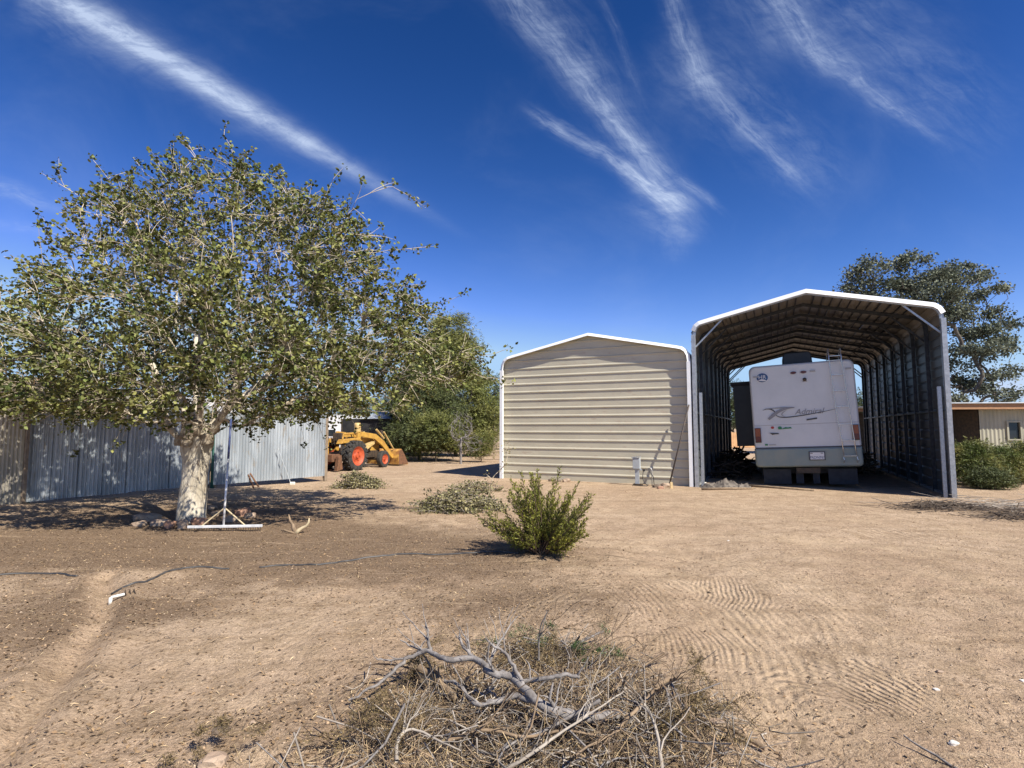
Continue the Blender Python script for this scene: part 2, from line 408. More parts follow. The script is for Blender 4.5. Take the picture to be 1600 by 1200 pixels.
c = t.mix(t.ss(t.noise(P3, 55., 4, .75), .55, .68, 0., .55), c, (.66,.53,.38))
c = t.mix(t.ss(vf, .60, .75, 0., .5), c, (.56,.44,.31))
# rake marks left in the sand: grooves follow arcs
hgt = t.m('ADD', t.m('MULTIPLY', fin, .48), t.m('MULTIPLY', vf, .24))
hgt = t.m('ADD', hgt, t.m('MULTIPLY', t.noise(P3, 14., 4, .7), .5))
hgt = t.m('ADD', hgt, t.m('MULTIPLY', mid, .55))
# wheel and drag tracks: the distance across each track is stored with the ground
td = t.n('ShaderNodeAttribute', attribute_name='track_distance').outputs['Fac']
tm = t.n('ShaderNodeAttribute', attribute_name='track_strength').outputs['Fac']
tk = t.m('MULTIPLY', tm, t.ss(t.noise(P3, 1.6, 4, .65), .36, .60))
tl = t.m('SINE', t.m('ADD', t.m('MULTIPLY', td, 2*math.pi/.075), t.m('MULTIPLY', mid, 3.)))
hgt = t.m('ADD', hgt, t.m('MULTIPLY', t.m('MULTIPLY', tl, tk), .13))
c = t.mix(t.m('MULTIPLY', tk, .35), c, (.58,.44,.29))
wv = t.m('MULTIPLY', t.m('SUBTRACT', t.noise(P3, 1.6, 1, .5), .5), .16)
def rake(cpx, cmask, rx, ry, lam, amp, ysc=1.):
    global hgt
    cx, cy = cpx; mx, my = cmask
    r = t.m('SQRT', t.m('ADD', t.m('POWER', t.m('SUBTRACT', PX, cx), 2.), t.m('POWER', t.m('MULTIPLY', t.m('SUBTRACT', PY, cy), ysc), 2.)))
    r = t.m('ADD', r, wv)
    s_ = t.m('SINE', t.m('MULTIPLY', r, 2*math.pi/lam))
    e = t.m('ADD', t.m('POWER', t.m('DIVIDE', t.m('SUBTRACT', PX, mx), rx), 2.), t.m('POWER', t.m('DIVIDE', t.m('SUBTRACT', PY, my), ry), 2.))
    e = t.m('ADD', e, t.m('MULTIPLY', t.m('SUBTRACT', mid, .5), 3.0))
    k = t.ss(e, .1, 1.5, 1., 0.)
    hgt = t.m('ADD', hgt, t.m('MULTIPLY', t.m('MULTIPLY', s_, k), amp))
g_ = lambda a, b: (G(a, b).x, G(a, b).y)
def gp(px, py, d, turn=0.):                 # centre of curvature so that the grooves run away from the viewer
    x, y = g_(px, py); l = math.hypot(x, y); a = math.atan2(x, -y)+turn
    return (x+math.cos(math.atan2(y, x)+math.pi/2+turn)*d, y+math.sin(math.atan2(y, x)+math.pi/2+turn)*d)
rake(g_(1335,1150), g_(1320,1066), .46, .44, .046, .26, .45)
rake(gp(1145,925,3.), g_(1145,925), .36, .60, .046, .11)
rake(gp(1005,930,2.2,.35), g_(1000,930), .42, .60, .060, .10)
rake(gp(1100,1010,1.6,.15), g_(1095,1005), .45, .35, .046, .10)
rake(gp(1385,832,4.,.6), g_(1385,832), .6, .6, .12, .14)
b = t.n('ShaderNodeBsdfPrincipled', {'Base Color': c, 'Roughness': .95, 'Specular IOR Level': .15})
bp = t.n('ShaderNodeBump', {'Height': hgt, 'Strength': 1., 'Distance': .044})
t.t.links.new(bp.outputs[0], b.inputs['Normal'])
t.t.links.new(b.outputs[0], t.n('ShaderNodeOutputMaterial').inputs[0])
ground = npmesh('ground', V, F, gm, smooth=True, kind='structure')
def litter_at(x, y):
    L = np.zeros(np.shape(x))
    for (a, b_, rx, ry, s_) in ((150,850,4.2,1.6,1.0),(420,850,3.0,1.5,.95),(330,800,4,1.8,.9),(620,865,2.0,1.3,.9),(820,870,1.2,.8,.45),(90,950,1.8,.9,.6),
                               (760,960,1.1,.8,.6),(880,930,1.1,.6,.55),(150,1090,.9,.8,.55),(260,960,.8,.4,.4),(480,1120,.6,.4,.35),(60,1000,.8,.7,.5),(760,1130,1.3,.7,.45),(1500,800,2.0,1.0,.4)):
        p = G(a, b_); L = L+s_*np.exp(-(((x-p.x)/rx)**2+((y-p.y)/ry)**2))
    for (a, b_, rx, ry, s_) in ((330,1010,.9,.7,.6),(230,905,.35,.3,.6),(820,850,.6,.4,.0),(1100,800,3,1.6,.6)):
        p = G(a, b_); L = L-s_*np.exp(-(((x-p.x)/rx)**2+((y-p.y)/ry)**2))
    L = L-.8*np.exp(-(segdist(x, y, TRENCH)/.12)**2)
    return np.clip(L, 0, 1.1)
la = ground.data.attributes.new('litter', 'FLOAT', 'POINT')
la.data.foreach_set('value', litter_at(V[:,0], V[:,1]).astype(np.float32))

TR = [([(860,880),(960,880),(1060,905),(1140,950),(1200,1010),(1235,1100)], .42, 1.), ([(930,850),(1080,862),(1230,905),(1330,975),(1390,1080)], .30, .8),
      ([(900,838),(1100,835),(1300,850),(1500,872),(1750,905)], .34, .9), ([(1180,868),(1350,880),(1600,925),(1800,980)], .26, .8), ([(880,800),(1100,800),(1350,812),(1650,850)], .5, .6),
      ([(520,800),(700,835),(900,850),(1050,880)], .35, .5), ([(600,745),(800,775),(1000,790),(1300,785)], .6, .5), ([(430,1010),(520,960),(640,930),(800,920)], .3, .4), ([(760,1010),(800,960),(880,920),(1000,900)], .3, .7)]
bd = np.zeros(len(V)); bm_ = np.zeros(len(V))
sel = np.where((np.abs(V[:,0]) < 16) & (V[:,1] < 20) & (V[:,1] > 1.5))[0]
for pts_, wd_, st_ in TR:
    P_ = [G(a, b_) for a, b_ in pts_]
    x, y = V[sel,0], V[sel,1]; best = np.full(len(sel), 1e9); sg = np.zeros(len(sel))
    for a, b_ in zip(P_[:-1], P_[1:]):
        ex, ey = b_.x-a.x, b_.y-a.y; L2 = ex*ex+ey*ey
        tt = ((x-a.x)*ex+(y-a.y)*ey)/L2; tc_ = np.clip(tt, 0, 1)
        d_ = np.hypot(x-a.x-tc_*ex, y-a.y-tc_*ey); cr = np.sign((x-a.x)*ey-(y-a.y)*ex)
        k_ = d_ < best; best[k_] = d_[k_]; sg[k_] = (d_*cr)[k_]
    m_ = st_*np.clip(1.35-best/wd_, 0, 1); k_ = m_ > bm_[sel]
    bm_[sel[k_]] = m_[k_]; bd[sel[k_]] = sg[k_]
for nm, ar in (('track_distance', bd), ('track_strength', bm_)):
    la = ground.data.attributes.new(nm, 'FLOAT', 'POINT'); la.data.foreach_set('value', ar.astype(np.float32))

# far desert rise
def ridge(name, Yd, x0, x1, hmin, hmax, seed):
    n = 120; xs = np.linspace(x0, x1, n)
    top = hmin+(hmax-hmin)*(vnoise(xs, xs*0+3, (x1-x0)/7, seed)+.5)+2*vnoise(xs, xs*0+3, (x1-x0)/40, seed)
    V = np.concatenate([np.stack([xs, xs*0+Yd-90, xs*0-3], 1), np.stack([xs, xs*0+Yd, top], 1), np.stack([xs, xs*0+Yd+120, xs*0-3], 1)])
    i = np.arange(n-1)
    F = np.concatenate([np.stack([i, i+1, i+1+n, i+n], 1), np.stack([i+n, i+1+n, i+1+2*n, i+2*n], 1)])
    return npmesh(name, V, F, mat('far_hill_scrub', (.20,.155,.11), (.15,.12,.085), .02, .95), smooth=True, kind='structure')
ridge('hills', 900, -1300, 1300, 6, 26, 5)

# ------------------------------------------------------------------ steel buildings
O = Vector((-.36, 17.54, 0)); AZ = R(-25.39)
U = Vector((math.cos(AZ), math.sin(AZ), 0)); N = Vector((-U.y, U.x, 0))
def gable(W, ze, zr, inset, zp):
    pts = [(0, 0), (0, ze)]
    for k in range(1, 5):
        q_ = k/4.; a = (1-q_)**2; b_ = 2*q_*(1-q_); c_ = q_*q_
        pts.append((a*0+b_*0+c_*inset, a*ze+b_*(zr-.10*inset)+c_*zr))
    pts.append((W/2, zp))
    return pts+[(W-x, z) for x, z in pts[-2::-1]]
def sheet_rows(total, rib=.25, corners=()):
    """arc positions and rib offsets"""
    rows = []; s_ = 0.; k = 0
    while s_ < total-.01:
        for a, o_ in ((0,0),(.012,.0),(.186,.0),(.196,.020),(.220,.020)):
            if s_+a <= total: rows.append((s_+a, o_, k))
        s_ += rib; k += 1
    rows.append((total, 0, k))
    return rows
def sweep_shell(root, prof, y0, y1, m, flip=1, per=3, name='roof_sheet'):
    P = [Vector((x, 0, z)) for x, z in prof]
    seg = [(b_-a).length for a, b_ in zip(P[:-1], P[1:])]; cum = [0]
    for l in seg: cum.append(cum[-1]+l)
    total = cum[-1]
    def at(s_):
        for i, l in enumerate(seg):
            if s_ <= cum[i+1]+1e-9:
                d = (P[i+1]-P[i])/l; p = P[i]+d*(s_-cum[i]); return p, Vector((-d.z, 0, d.x))
        return P[-1], Vector((1, 0, 0))
    rows = sheet_rows(total)
    rows = sorted(rows+[(c_, 0, int(c_/.25)) for c_ in cum[1:-1]])
    groups = {}
    for r in rows: groups.setdefault(min(r[2]//per, int(total/.25-1)//per), []).append(r)
    ks = sorted(groups)
    for j, k in enumerate(ks):
        g = list(groups[k])
        if j+1 < len(ks): g.append((groups[ks[j+1]][0][0], .0, 0))
        vs = []; mb = MB()
        for s_, o_, _ in g:
            p, nn = at(s_); p = p+nn*(o_+.001*(j % 2))
            vs += [(p.x, y0, p.z), (p.x, y1, p.z)]
        mb.add(vs, [(2*i, 2*i+1, 2*i+3, 2*i+2) for i in range(len(g)-1)])
        zz_ = [v[2] for v in vs]
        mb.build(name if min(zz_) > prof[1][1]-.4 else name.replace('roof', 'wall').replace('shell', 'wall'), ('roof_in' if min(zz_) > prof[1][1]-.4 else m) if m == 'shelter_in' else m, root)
def end_wall(root, prof, y, m, name='wall_sheet', sgn=-1, per=3):
    xs = [p[0] for p in prof]; zs = [p[1] for p in prof]; W = xs[-1]; h = len(prof)//2
    zp = max(zs)
    def xl(z):
        for i in range(h):
            if zs[i] <= z <= zs[i+1] and zs[i+1] > zs[i]:
                return xs[i]+(xs[i+1]-xs[i])*(z-zs[i])/(zs[i+1]-zs[i])
        return W/2
    rows = sheet_rows(zp-.02)
    rows = sorted(rows+[(z, 0, int(z/.25)) for z in zs[2:h]])
    groups = {}
    for r in rows: groups.setdefault(r[2]//per, []).append(r)
    ks = sorted(groups)
    for j, k in enumerate(ks):
        g = list(groups[k])
        if j+1 < len(ks): g.append((groups[ks[j+1]][0][0], 0, 0))
        if len(g) < 2: continue
        vs = []
        for z, o_, _ in g:
            a = xl(z)+.012; yy = y+sgn*(o_*.95+.0015*(j % 2))
            vs += [(a, yy, z), (W/2, yy, z), (W-a, yy, z)]
        MB().add(vs, [f for i in range(len(g)-1) for f in ((3*i, 3*i+1, 3*i+4, 3*i+3), (3*i+1, 3*i+2, 3*i+5, 3*i+4))]).build(name, m, root)
def screws(root, prof, y, W):
    mb = MB()
    for col_ in (1.95, 3.92):
        for r in range(1, 16):
            z = r*.25-.05
            if z < 3.4: mb.box(col_-.008, col_+.008, y-.012, y, z-.008, z+.008)
    mb.build('screw_row', 'galv_tube', root, kind='stuff')
def trim(root, prof, y0, y1, out, inn, m, name, zlo=None, zhi=None):
    P = [Vector((x, 0, z)) for x, z in prof]; idx = range(len(P))
    vs = []; n = len(P)
    for i in idx:
        d = (P[min(i+1,n-1)]-P[max(i-1,0)]).normalized(); nn = Vector((-d.z, 0, d.x))
        a = P[i]+nn*out; b_ = P[i]-nn*inn
        vs += [(a.x, y0+(.045 if name == 'front_trim' else 0), a.z), (a.x, y1, a.z), (b_.x, y1, b_.z), (b_.x, y0, b_.z)]
    fs = []
    for i in range(n-1):
        for k in range(4): fs.append((4*i+k, 4*i+(k+1) % 4, 4*(i+1)+(k+1) % 4, 4*(i+1)+k))
    fs += [(3,2,1,0), tuple(4*(n-1)+k for k in range(4))]
    return MB().add(vs, fs).build(name, m, root)

# the closed tan garage
WG = 5.80
garage = empty('metal_garage', O, AZ, 'closed tan corrugated metal garage with low gable and blank front wall', 'garage')
pg = gable(WG, 3.42, 3.86, .36, 4.40)
sweep_shell(garage, pg, .046, 9.2, 'tan', name='roof_sheet')
end_wall(garage, [(x, z) for x, z in pg], .155, 'tan')
end_wall(garage, pg, 9.1, 'tan', sgn=1, per=6)
trim(garage, pg[1:-1], -.012, .05, .030, .055, 'white_trim', 'front_trim')
for a in (0., WG):
    s_ = 1 if a == 0 else -1
    MB().box(*(sorted((a-.03*s_, a+.075*s_))), -.01, .05, -.02, 3.42).build('corner_post', 'white_trim', garage)
MB().box(.05, WG-.05, .159, .21, -.03, .03).build('base_rail', 'galv_tube', garage)
screws(garage, pg, .155, WG)

# the open shelter
WS = 5.66; LS = 13.0
OS = O+U*(WG+.07)
shelter = empty('rv_shelter', OS, AZ, 'tall open ended steel shelter with white edged gable roof', 'carport')
ps = gable(WS, 4.10, 4.52, .34, 5.10)
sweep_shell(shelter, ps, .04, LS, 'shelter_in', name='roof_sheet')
trim(shelter, ps[2:-2], -.022, .045, .035, .075, 'white_trim', 'front_trim')
trim(shelter, ps[2:-2], LS-.004, LS+.05, .035, .06, 'white_trim', 'rear_trim')
tube_p = [(x, z) for x, z in ps]
frames = [.085, 1.62, 3.15, 4.68, 6.2, 7.72, 9.25, 10.78, 12.3, 12.93]
for i, ty in enumerate(frames):
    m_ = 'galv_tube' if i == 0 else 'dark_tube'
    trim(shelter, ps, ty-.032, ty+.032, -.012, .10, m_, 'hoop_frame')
    for sgn, bx in ((1, 0), (-1, WS)):
        a = Vector((bx+sgn*.05, ty+.045, 3.78)); b_ = Vector((bx+sgn*.86, ty+.045, 4.60))
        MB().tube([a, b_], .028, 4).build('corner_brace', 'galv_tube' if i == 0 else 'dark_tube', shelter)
for bx, s_ in ((0, 1), (WS, -1)):
    xa, xb = sorted((bx+.0, bx-.045*s_)) ; xc, xd = sorted((bx+.0*s_, bx+.095*s_))
    MB().box(xc-.002, xd, -.026, .030, -.03, 4.14).build('corner_post', 'galv', shelter)
    MB().box(*sorted((bx+.35*s_*.45, bx+.35*s_*.45+.075*s_)), .05, .12, 0, 2.55).build('leg_sleeve', 'galv_tube', shelter)
    MB().box(*sorted((bx+.02*s_, bx+.085*s_)), .13, LS-.1, -.01, .05).build('base_rail', 'galv_tube', shelter)
    MB().box(*sorted((bx+.01*s_, bx+.09*s_)), .12, LS-.1, 1.98, 2.02).build('side_girt', 'dark_tube', shelter)
    # roof purlins run the length between the hoops
for k in range(1, 12):
    for side in (0, 1):
        q_ = k/12.; x = .34+(WS/2-.34)*q_; z = 4.52+(5.10-4.52)*q_
        if side: x = WS-x
        MB().box(x-.016, x+.016, .13, LS-.1, z-.030, z-.012).build('purlin', 'dark_tube', shelter)

# ------------------------------------------------------------------ motorhome
RVT = 1.38
rv_at = OS+U*2.80+N*RVT
rv = empty('motorhome', rv_at, AZ, 'white motorhome backed under the open shelter, its rear facing out', 'motorhome')
rv.rotation_euler = (0, R(-2.4), AZ); rv.scale = (1.02,)*3
rv['label'] = 'large white motorhome with rear ladder parked under the open shelter'
def rrect(hw, z0, z1, r, n=5, rb=None):
    rb = r if rb is None else rb
    pts = []
    for cx, cz, a0, rr in ((hw-r, z1-r, 0, r), (-hw+r, z1-r, 90, r), (-hw+rb, z0+rb, 180, rb), (hw-rb, z0+rb, 270, rb)):
        for k in range(n+1):
            a = R(a0+90*k/n); pts.append((cx+rr*math.cos(a), cz+rr*math.sin(a)))
    return pts
HW = 1.27
def rvshell(hw, z0, z1, r, ys, rb=.02):
    n = None; vs = []; 
    for y, sh in ys:
        P_ = rrect(hw-sh, z0+(sh if rb > .02 else 0), z1-sh, r, rb=rb); n = len(P_)
        vs += [(x, y, z) for x, z in P_]
    fs = [(i*n+k, i*n+(k+1) % n, (i+1)*n+(k+1) % n, (i+1)*n+k) for i in range(len(ys)-1) for k in range(n)]
    fs += [tuple(range(n-1,-1,-1)), tuple((len(ys)-1)*n+k for k in range(n))]
    return MB().add(vs, fs)
cap = rvshell(HW, 1.06, 3.32, .16, [(0,.05),(.02,.02),(.07,0),(.55,0)]).build('rear_cap', 'rv_white', rv, bevel=0)
rvshell(HW-.012, 1.06, 3.29, .13, [(.55,0),(10.4,0)]).build('body', 'rv_side', rv)
rvshell(HW+.005, .52, 1.045, .03, [(-.035,.05),(-.02,.02),(.04,0),(10.4,0)], rb=.10).build('skirt', 'rv_skirt', rv, smooth=False)
MB().box(-HW+.02, HW-.02, -.015, .05, 1.03, 1.062).build('skirt_groove', 'decal_dark', rv)
MB().box(-HW+.03, HW-.03, -.004, .02, 1.660, 1.672).build('seam_strip', 'seam', rv)
YF = -.012
def flat(name, poly, m, y=YF, parent=rv, th=.006):
    return MB().prism(poly, y, y-th).build(name, m, parent)
# lights
for s_ in (-1, 1):
    x0 = s_*1.155
    tl = MB().box(x0-.075, x0+.075, -.045, .02, 1.20, 1.60).build('taillight', 'black', rv)
    MB().box(x0-.064, x0+.064, -.058, -.044, 1.37, 1.59).build('amber_lens' if False else 'lens', 'lens_amber', tl)
    MB().box(x0-.064, x0+.064, -.058, -.044, 1.22, 1.365).build('lens', 'lens_red', tl)
for x in (-.16, .085):
    o_ = [(x+.075*math.cos(R(a)), 3.06+.036*math.sin(R(a))) for a in range(0, 360, 20)]
    flat('marker_light', o_, 'lens_red', -.004, th=.03)['label'] = 'dark red oval marker light'
for x in (-1.10, .30, 1.13):
    flat('clearance_light', [(x-.065,3.0+.05*(x > 0)), (x+.065,3.0+.05*(x > 0)), (x+.065,3.045+.05*(x > 0)), (x-.065,3.045+.05*(x > 0))], 'seam', -.004, th=.02)
c_ = MB().lathe([(0,-.09),(.035,-.09),(.04,-.05),(.05,-.004)], 12, Matrix.Translation((.10,0,2.86)))
c_.build('rear_camera', 'machine', rv, smooth=True)
flat('camera_bracket', [(.04,2.80),(.16,2.80),(.13,2.84),(.07,2.84)], 'decal_grey', -.006)
# round emblem
ex, ez = -.935, 2.985
rim = flat('emblem', [(ex+.155*math.cos(R(a)), ez+.135*math.sin(R(a))) for a in range(0, 360, 12)], 'decal_white', -.008)
flat('emblem_disc', [(ex+.145*math.cos(R(a)), ez+.125*math.sin(R(a))) for a in range(0, 360, 12)], 'decal_blue', -.015, rim)
flat('emblem_swoosh', [(ex-.12,ez-.07),(ex-.02,ez-.035),(ex+.07,ez-.06),(ex+.11,ez-.09),(ex+.05,ez-.10),(ex-.05,ez-.085)], 'decal_white', -.022, rim, .003)
def text(body, size, x, z, m, parent, y=-.014, shear=0., align='CENTER', name='lettering', ry=0, extrude=.0015, space=1.):
    c_ = bpy.data.curves.new(name, 'FONT'); c_.body = body; c_.size = size; c_.shear = shear; c_.align_x = align; c_.extrude = extrude; c_.space_character = space
    c_.resolution_u = 3
    o_ = bpy.data.objects.new('tmp', c_); col.objects.link(o_)
    bpy.context.view_layer.update()
    me = bpy.data.meshes.new_from_object(o_.evaluated_get(bpy.context.evaluated_depsgraph_get()))
    bpy.data.objects.remove(o_)
    me.transform(Matrix.Translation((x, y, z)) @ Matrix.Rotation(ry, 4, 'Y') @ Matrix.Rotation(math.pi/2, 4, 'X'))
    me.materials.clear()
    return link(name, me, m, parent)
text('HR', .15, ex, ez-.03, 'decal_white', rim, y=-.022)
text('Admiral', .21, .13, 1.93, 'decal_grey', rv, shear=.35)
# swoosh decals
def swoosh(pts, ws, m, y=YF, name='stripe_decal'):
    P_ = [Vector((a, 0, b_)) for a, b_ in pts]; up = []; dn = []
    # smooth with catmull
    Q_ = []; W_ = []
    for i in range(len(P_)-1):
        p0, p1, p2, p3 = P_[max(i-1,0)], P_[i], P_[i+1], P_[min(i+2,len(P_)-1)]
        for k in range(6):
            u_ = k/6.
            Q_.append(.5*((2*p1)+(-p0+p2)*u_+(2*p0-5*p1+4*p2-p3)*u_*u_+(-p0+3*p1-3*p2+p3)*u_**3)); W_.append(ws[i]*(1-u_)+ws[i+1]*u_)
    Q_.append(P_[-1]); W_.append(ws[-1])
    vs = []
    for i, p in enumerate(Q_):
        d = (Q_[min(i+1,len(Q_)-1)]-Q_[max(i-1,0)]).normalized(); nn = Vector((-d.z, 0, d.x))*W_[i]/2
        for s_ in (1, -1):
            for yy in (y, y-.004): vs.append((p.x+s_*nn.x, yy, p.z+s_*nn.z))
    fs = []
    for i in range(len(Q_)-1):
        a = 4*i; fs += [(a+1, a+3, a+7, a+5), (a, a+4, a+6, a+2), (a, a+1, a+5, a+4), (a+2, a+6, a+7, a+3)]
    return MB().add(vs, fs).build(name, m, rv)
swoosh([(-.99,2.08),(-.88,2.115),(-.76,2.09),(-.68,2.01),(-.66,1.93),(-.56,1.875),(-.36,1.865),(0,1.90),(.40,1.96),(.80,2.035)],
       [.005,.022,.03,.024,.018,.022,.028,.026,.016,.004], 'decal_dark')
swoosh([(-.92,2.12),(-.70,2.125),(-.45,2.13),(-.20,2.13)], [.004,.02,.03,.004], 'decal_grey', YF-.006)
swoosh([(-.20,2.12),(-.42,2.10),(-.60,2.03),(-.74,1.93),(-.86,1.83)], [.01,.055,.075,.085,.06], 'decal_grey', YF-.012)
swoosh([(-.40,2.06),(-.50,1.99),(-.52,1.93),(-.44,1.885)], [.006,.02,.02,.006], 'decal_grey', YF-.018)
flat('trim_slot', [(.06,1.755),(.31,1.785),(.31,1.825),(.06,1.795)], 'decal_dark')
for (x, z, r, m_) in ((-.78,1.60,.035,'decal_red'), (-.60,1.585,.042,'decal_green')):
    flat('sticker', [(x+r*1.2*math.cos(R(a)), z+r*math.sin(R(a))) for a in range(0, 360, 30)], m_)
flat('sticker', [(-.66,1.545),(-.30,1.56),(-.34,1.60),(-.40,1.585),(-.46,1.60),(-.54,1.565)], 'decal_green')['label'] = 'green mountain shaped sticker'
flat('sticker', [(-.86,1.46),(-.66,1.45),(-.62,1.42),(-.72,1.415),(-.80,1.40),(-.84,1.44),(-.88,1.47)], 'decal_dark')['label'] = 'black animal shaped sticker'
flat('sticker', [(-1.0,1.115),(-.93,1.115),(-.93,1.16),(-1.0,1.16)], 'decal_green')
text('ooooo', .07, -.80, 1.122, 'seam', rv) if False else flat('small_badge', [(-.90,1.118),(-.73,1.122),(-.73,1.148),(-.90,1.144)], 'seam')
# licence plate
pl = MB().box(.04, .42, -.062, -.035, .70, .93).build('plate_frame', 'decal_dark', rv)
MB().box(.066, .394, -.068, -.0625, .722, .908).build('licence_plate', 'decal_white', pl)
text('7RDN765', .095, .23, .742, 'decal_blue', pl, y=-.070, space=.92)
for x in (.10, .345): MB().box(x-.03, x+.03, -.072, -.0685, .876, .892).build('plate_sticker', 'decal_dark', pl)
# ladder
ld = MB().tube([(.70,-.13,3.62),(.70,-.13,3.3),(.73,-.11,2.6),(.76,-.11,1.9),(.82,-.11,1.2),(.84,-.11,.78)], .014, 8).build('ladder', 'chrome', rv, smooth=True)
MB().tube([(.98,-.13,3.62),(.98,-.13,3.3),(1.02,-.11,2.6),(1.06,-.11,1.9),(1.10,-.11,1.2),(1.12,-.11,.78)], .014, 8).build('ladder_rail', 'chrome', ld, smooth=True)
for z in (3.42, 3.30, 2.92, 2.50, 2.08, 1.62, 1.20, .80):
    q_ = (3.3-z)/2.5; MB().tube([(.70+.135*q_,-.115,z),(.98+.135*q_,-.115,z)], .011, 6).build('rung', 'chrome', ld)
for z in (2.92, 2.50, 1.52):
    for b_ in (.70, .98):
        q_ = (3.3-z)/2.5; MB().tube([(b_+.135*q_,-.115,z),(b_+.135*q_,0,z)], .012, 6).build('standoff', 'chrome', ld)
for b_ in (.70, .98): MB().tube([(b_,-.12,3.60),(b_,.12,3.60),(b_+.0,.5,3.36)], .013, 6).build('roof_hook', 'chrome', ld)
for b_ in (.82, 1.12):
    MB().tube([(b_,-.11,.78),(b_+.02,-.12,.70),(b_+.01,-.05,.63)], .013, 6).build('ladder_foot', 'chrome', ld)
# roof gear, mud flaps, wheels, chassis
ac = MB().prism([(-.38,3.30),(.38,3.30),(.37,3.64),(.31,3.73),(-.31,3.73),(-.37,3.64)], .9, 1.9).build('air_conditioner', 'blackpaint', rv, bevel=.03)
MB().box(-.62,-.50, 1.3,1.4, 3.28,3.36).build('roof_vent', 'white', rv)
MB().box(-1.12,1.12, .45,10.0, .32,.56).build('chassis', 'black', rv)
MB().box(-.28,.28, .02,.16, .36,.50).build('hitch_bar', 'machine', rv)
for (a, b_, zt, zb) in ((-1.10,-.42,.46,.06),(-.30,-.12,.44,.08),(.10,.26,.44,.08),(.46,1.12,.46,.06)):
    MB().box(a, b_, .10, .125, zb, zt).build('mud_flap', 'flap', rv)
for y in (2.6, 8.2):
    for s_ in (-1, 1):
        mt = Matrix.Translation((s_*.98, y, .46)) @ Matrix.Rotation(math.pi/2, 4, 'Z')
        wh = MB().lathe([(.26,-.15),(.44,-.15),(.48,-.10),(.48,.10),(.44,.15),(.26,.15)], 28, mt).build('wheel', 'tyre', rv, smooth=True)
        MB().lathe([(0,-.10),(.26,-.12),(.26,.12),(0,.10)], 20, mt).build('rim', 'chrome', wh, smooth=True)
MB().box(-HW-.55, -HW+.02, 1.9, 4.6, 1.06, 2.95).build('slide_out', 'blackpaint', rv)['label'] = 'dark slide out room pushed out on the left side'
MB().box(-HW-.62, -HW+.02, 1.82, 4.68, 2.96, 3.06).build('slide_awning', 'black', rv)
MB().box(-HW-.18, -HW-.005, 1.0, 1.02, 1.30, 1.50).build('side_mirror', 'rv_side', rv) if False else None

# ------------------------------------------------------------------ corrugated sheet fences
def corr_sheet(a, b_, z0a, z0b, z1a, z1b, name, m, parent, lam=.076, amp=.018, off=0.):
    """one corrugated sheet standing between two ground points (local to parent's origin)"""
    a = Vector(a); b_ = Vector(b_); L = (b_-a).length; d = (b_-a)/L; nn = Vector((-d.y, d.x, 0))
    n = max(4, int(L/lam*8)); vs = []
    for i in range(n+1):
        u_ = i/n; p = a+(b_-a)*u_+nn*(amp*math.sin(u_*L/lam*2*math.pi)+off)
        vs += [(p.x, p.y, z0a+(z0b-z0a)*u_), (p.x, p.y, z1a+(z1b-z1a)*u_)]
    return MB().add(vs, [(2*i, 2*i+2, 2*i+3, 2*i+1) for i in range(n)]).build(name, m, parent, smooth=True)
def corr_fence(name, a, b_, n, h0, h1, g0, g1, m, label, posts=True, group=None, over=.05):
    a = Vector((a.x, a.y, 0)); b_ = Vector((b_.x, b_.y, 0))
    root = empty(name, a, 0, label, 'fence', group)
    D = b_-a; d = D.normalized(); nn = Vector((-d.y, d.x, 0))
    for i in range(n):
        u0, u1 = i/n, (i+1)/n
        jz = rnd.uniform(-.02, .02); jb = rnd.uniform(-.012, .012)
        q0 = D*u0-d*over; q1 = D*u1
        corr_sheet(q0, q1, g0+(g1-g0)*u0+jb, g0+(g1-g0)*u1+jb, h0+(h1-h0)*u0+jz, h0+(h1-h0)*u1+jz+rnd.uniform(-.01,.01), 'fence_sheet', m, root, off=.006*(i % 2))
    k = max(2, int(D.length/2.2)+1)
    for i in range(k):
        p = D*(i/(k-1))+nn*.07
        MB().box(p.x-.04, p.x+.04, p.y-.04, p.y+.04, -.3, h0+(h1-h0)*i/(k-1)-.06).build('post', 'postwood', root)
    for z in (.45, h0*.85):
        MB().tube([nn*.045+Vector((0,0,z)), D+nn*.045+Vector((0,0,z))], .03, 4).build('rail', 'postwood', root)
    return root
fA0, fA1 = G(38,789), G(326,763)
corr_fence('corrugated_fence', fA0, fA1, 8, 2.2, 2.2, .06, .09, 'old_galv', 'long weathered corrugated iron fence shaded by the tree, behind its trunk', over=.05)
fB0, fB1 = G(336,763), G(508,752)
corr_fence('corrugated_fence', fB0, fB1, 6, 2.02, 2.05, .10, .16, 'old_galv', 'sunlit silver corrugated iron fence right of the tree trunk, ending beside the loader', over=.05)
fC1 = G(30,791); fC0 = fC1+Vector((-3.6, -.55, 0))
corr_fence('corrugated_fence', fC0, fC1, 5, 2.2, 2.2, .02, .02, 'new_galv', 'buff narrow ribbed corrugated fence at the far left edge, beyond the rusty post', over=.05)
p = G(33,789); 
MB().box(p.x-.045, p.x+.045, p.y-.03, p.y+.06, -.2, 2.28).build('gate_post', 'rust', label='rusty steel gate post between the buff fence and the grey corrugated fence', cat='post')
p = G(38,787); MB().tube([(p.x+.05,p.y+.0,-.2),(p.x+.05,p.y,2.2)], .05, 10).build('gate_post', 'green_post', smooth=True, label='dark green round post where the long shaded fence starts', cat='post')
p = G(331,763); MB().tube([(p.x,p.y,-.2),(p.x,p.y,2.05)], .045, 10).build('gate_post', 'green_post', smooth=True, label='dark green round post between the shaded and the sunlit corrugated fences', cat='post')
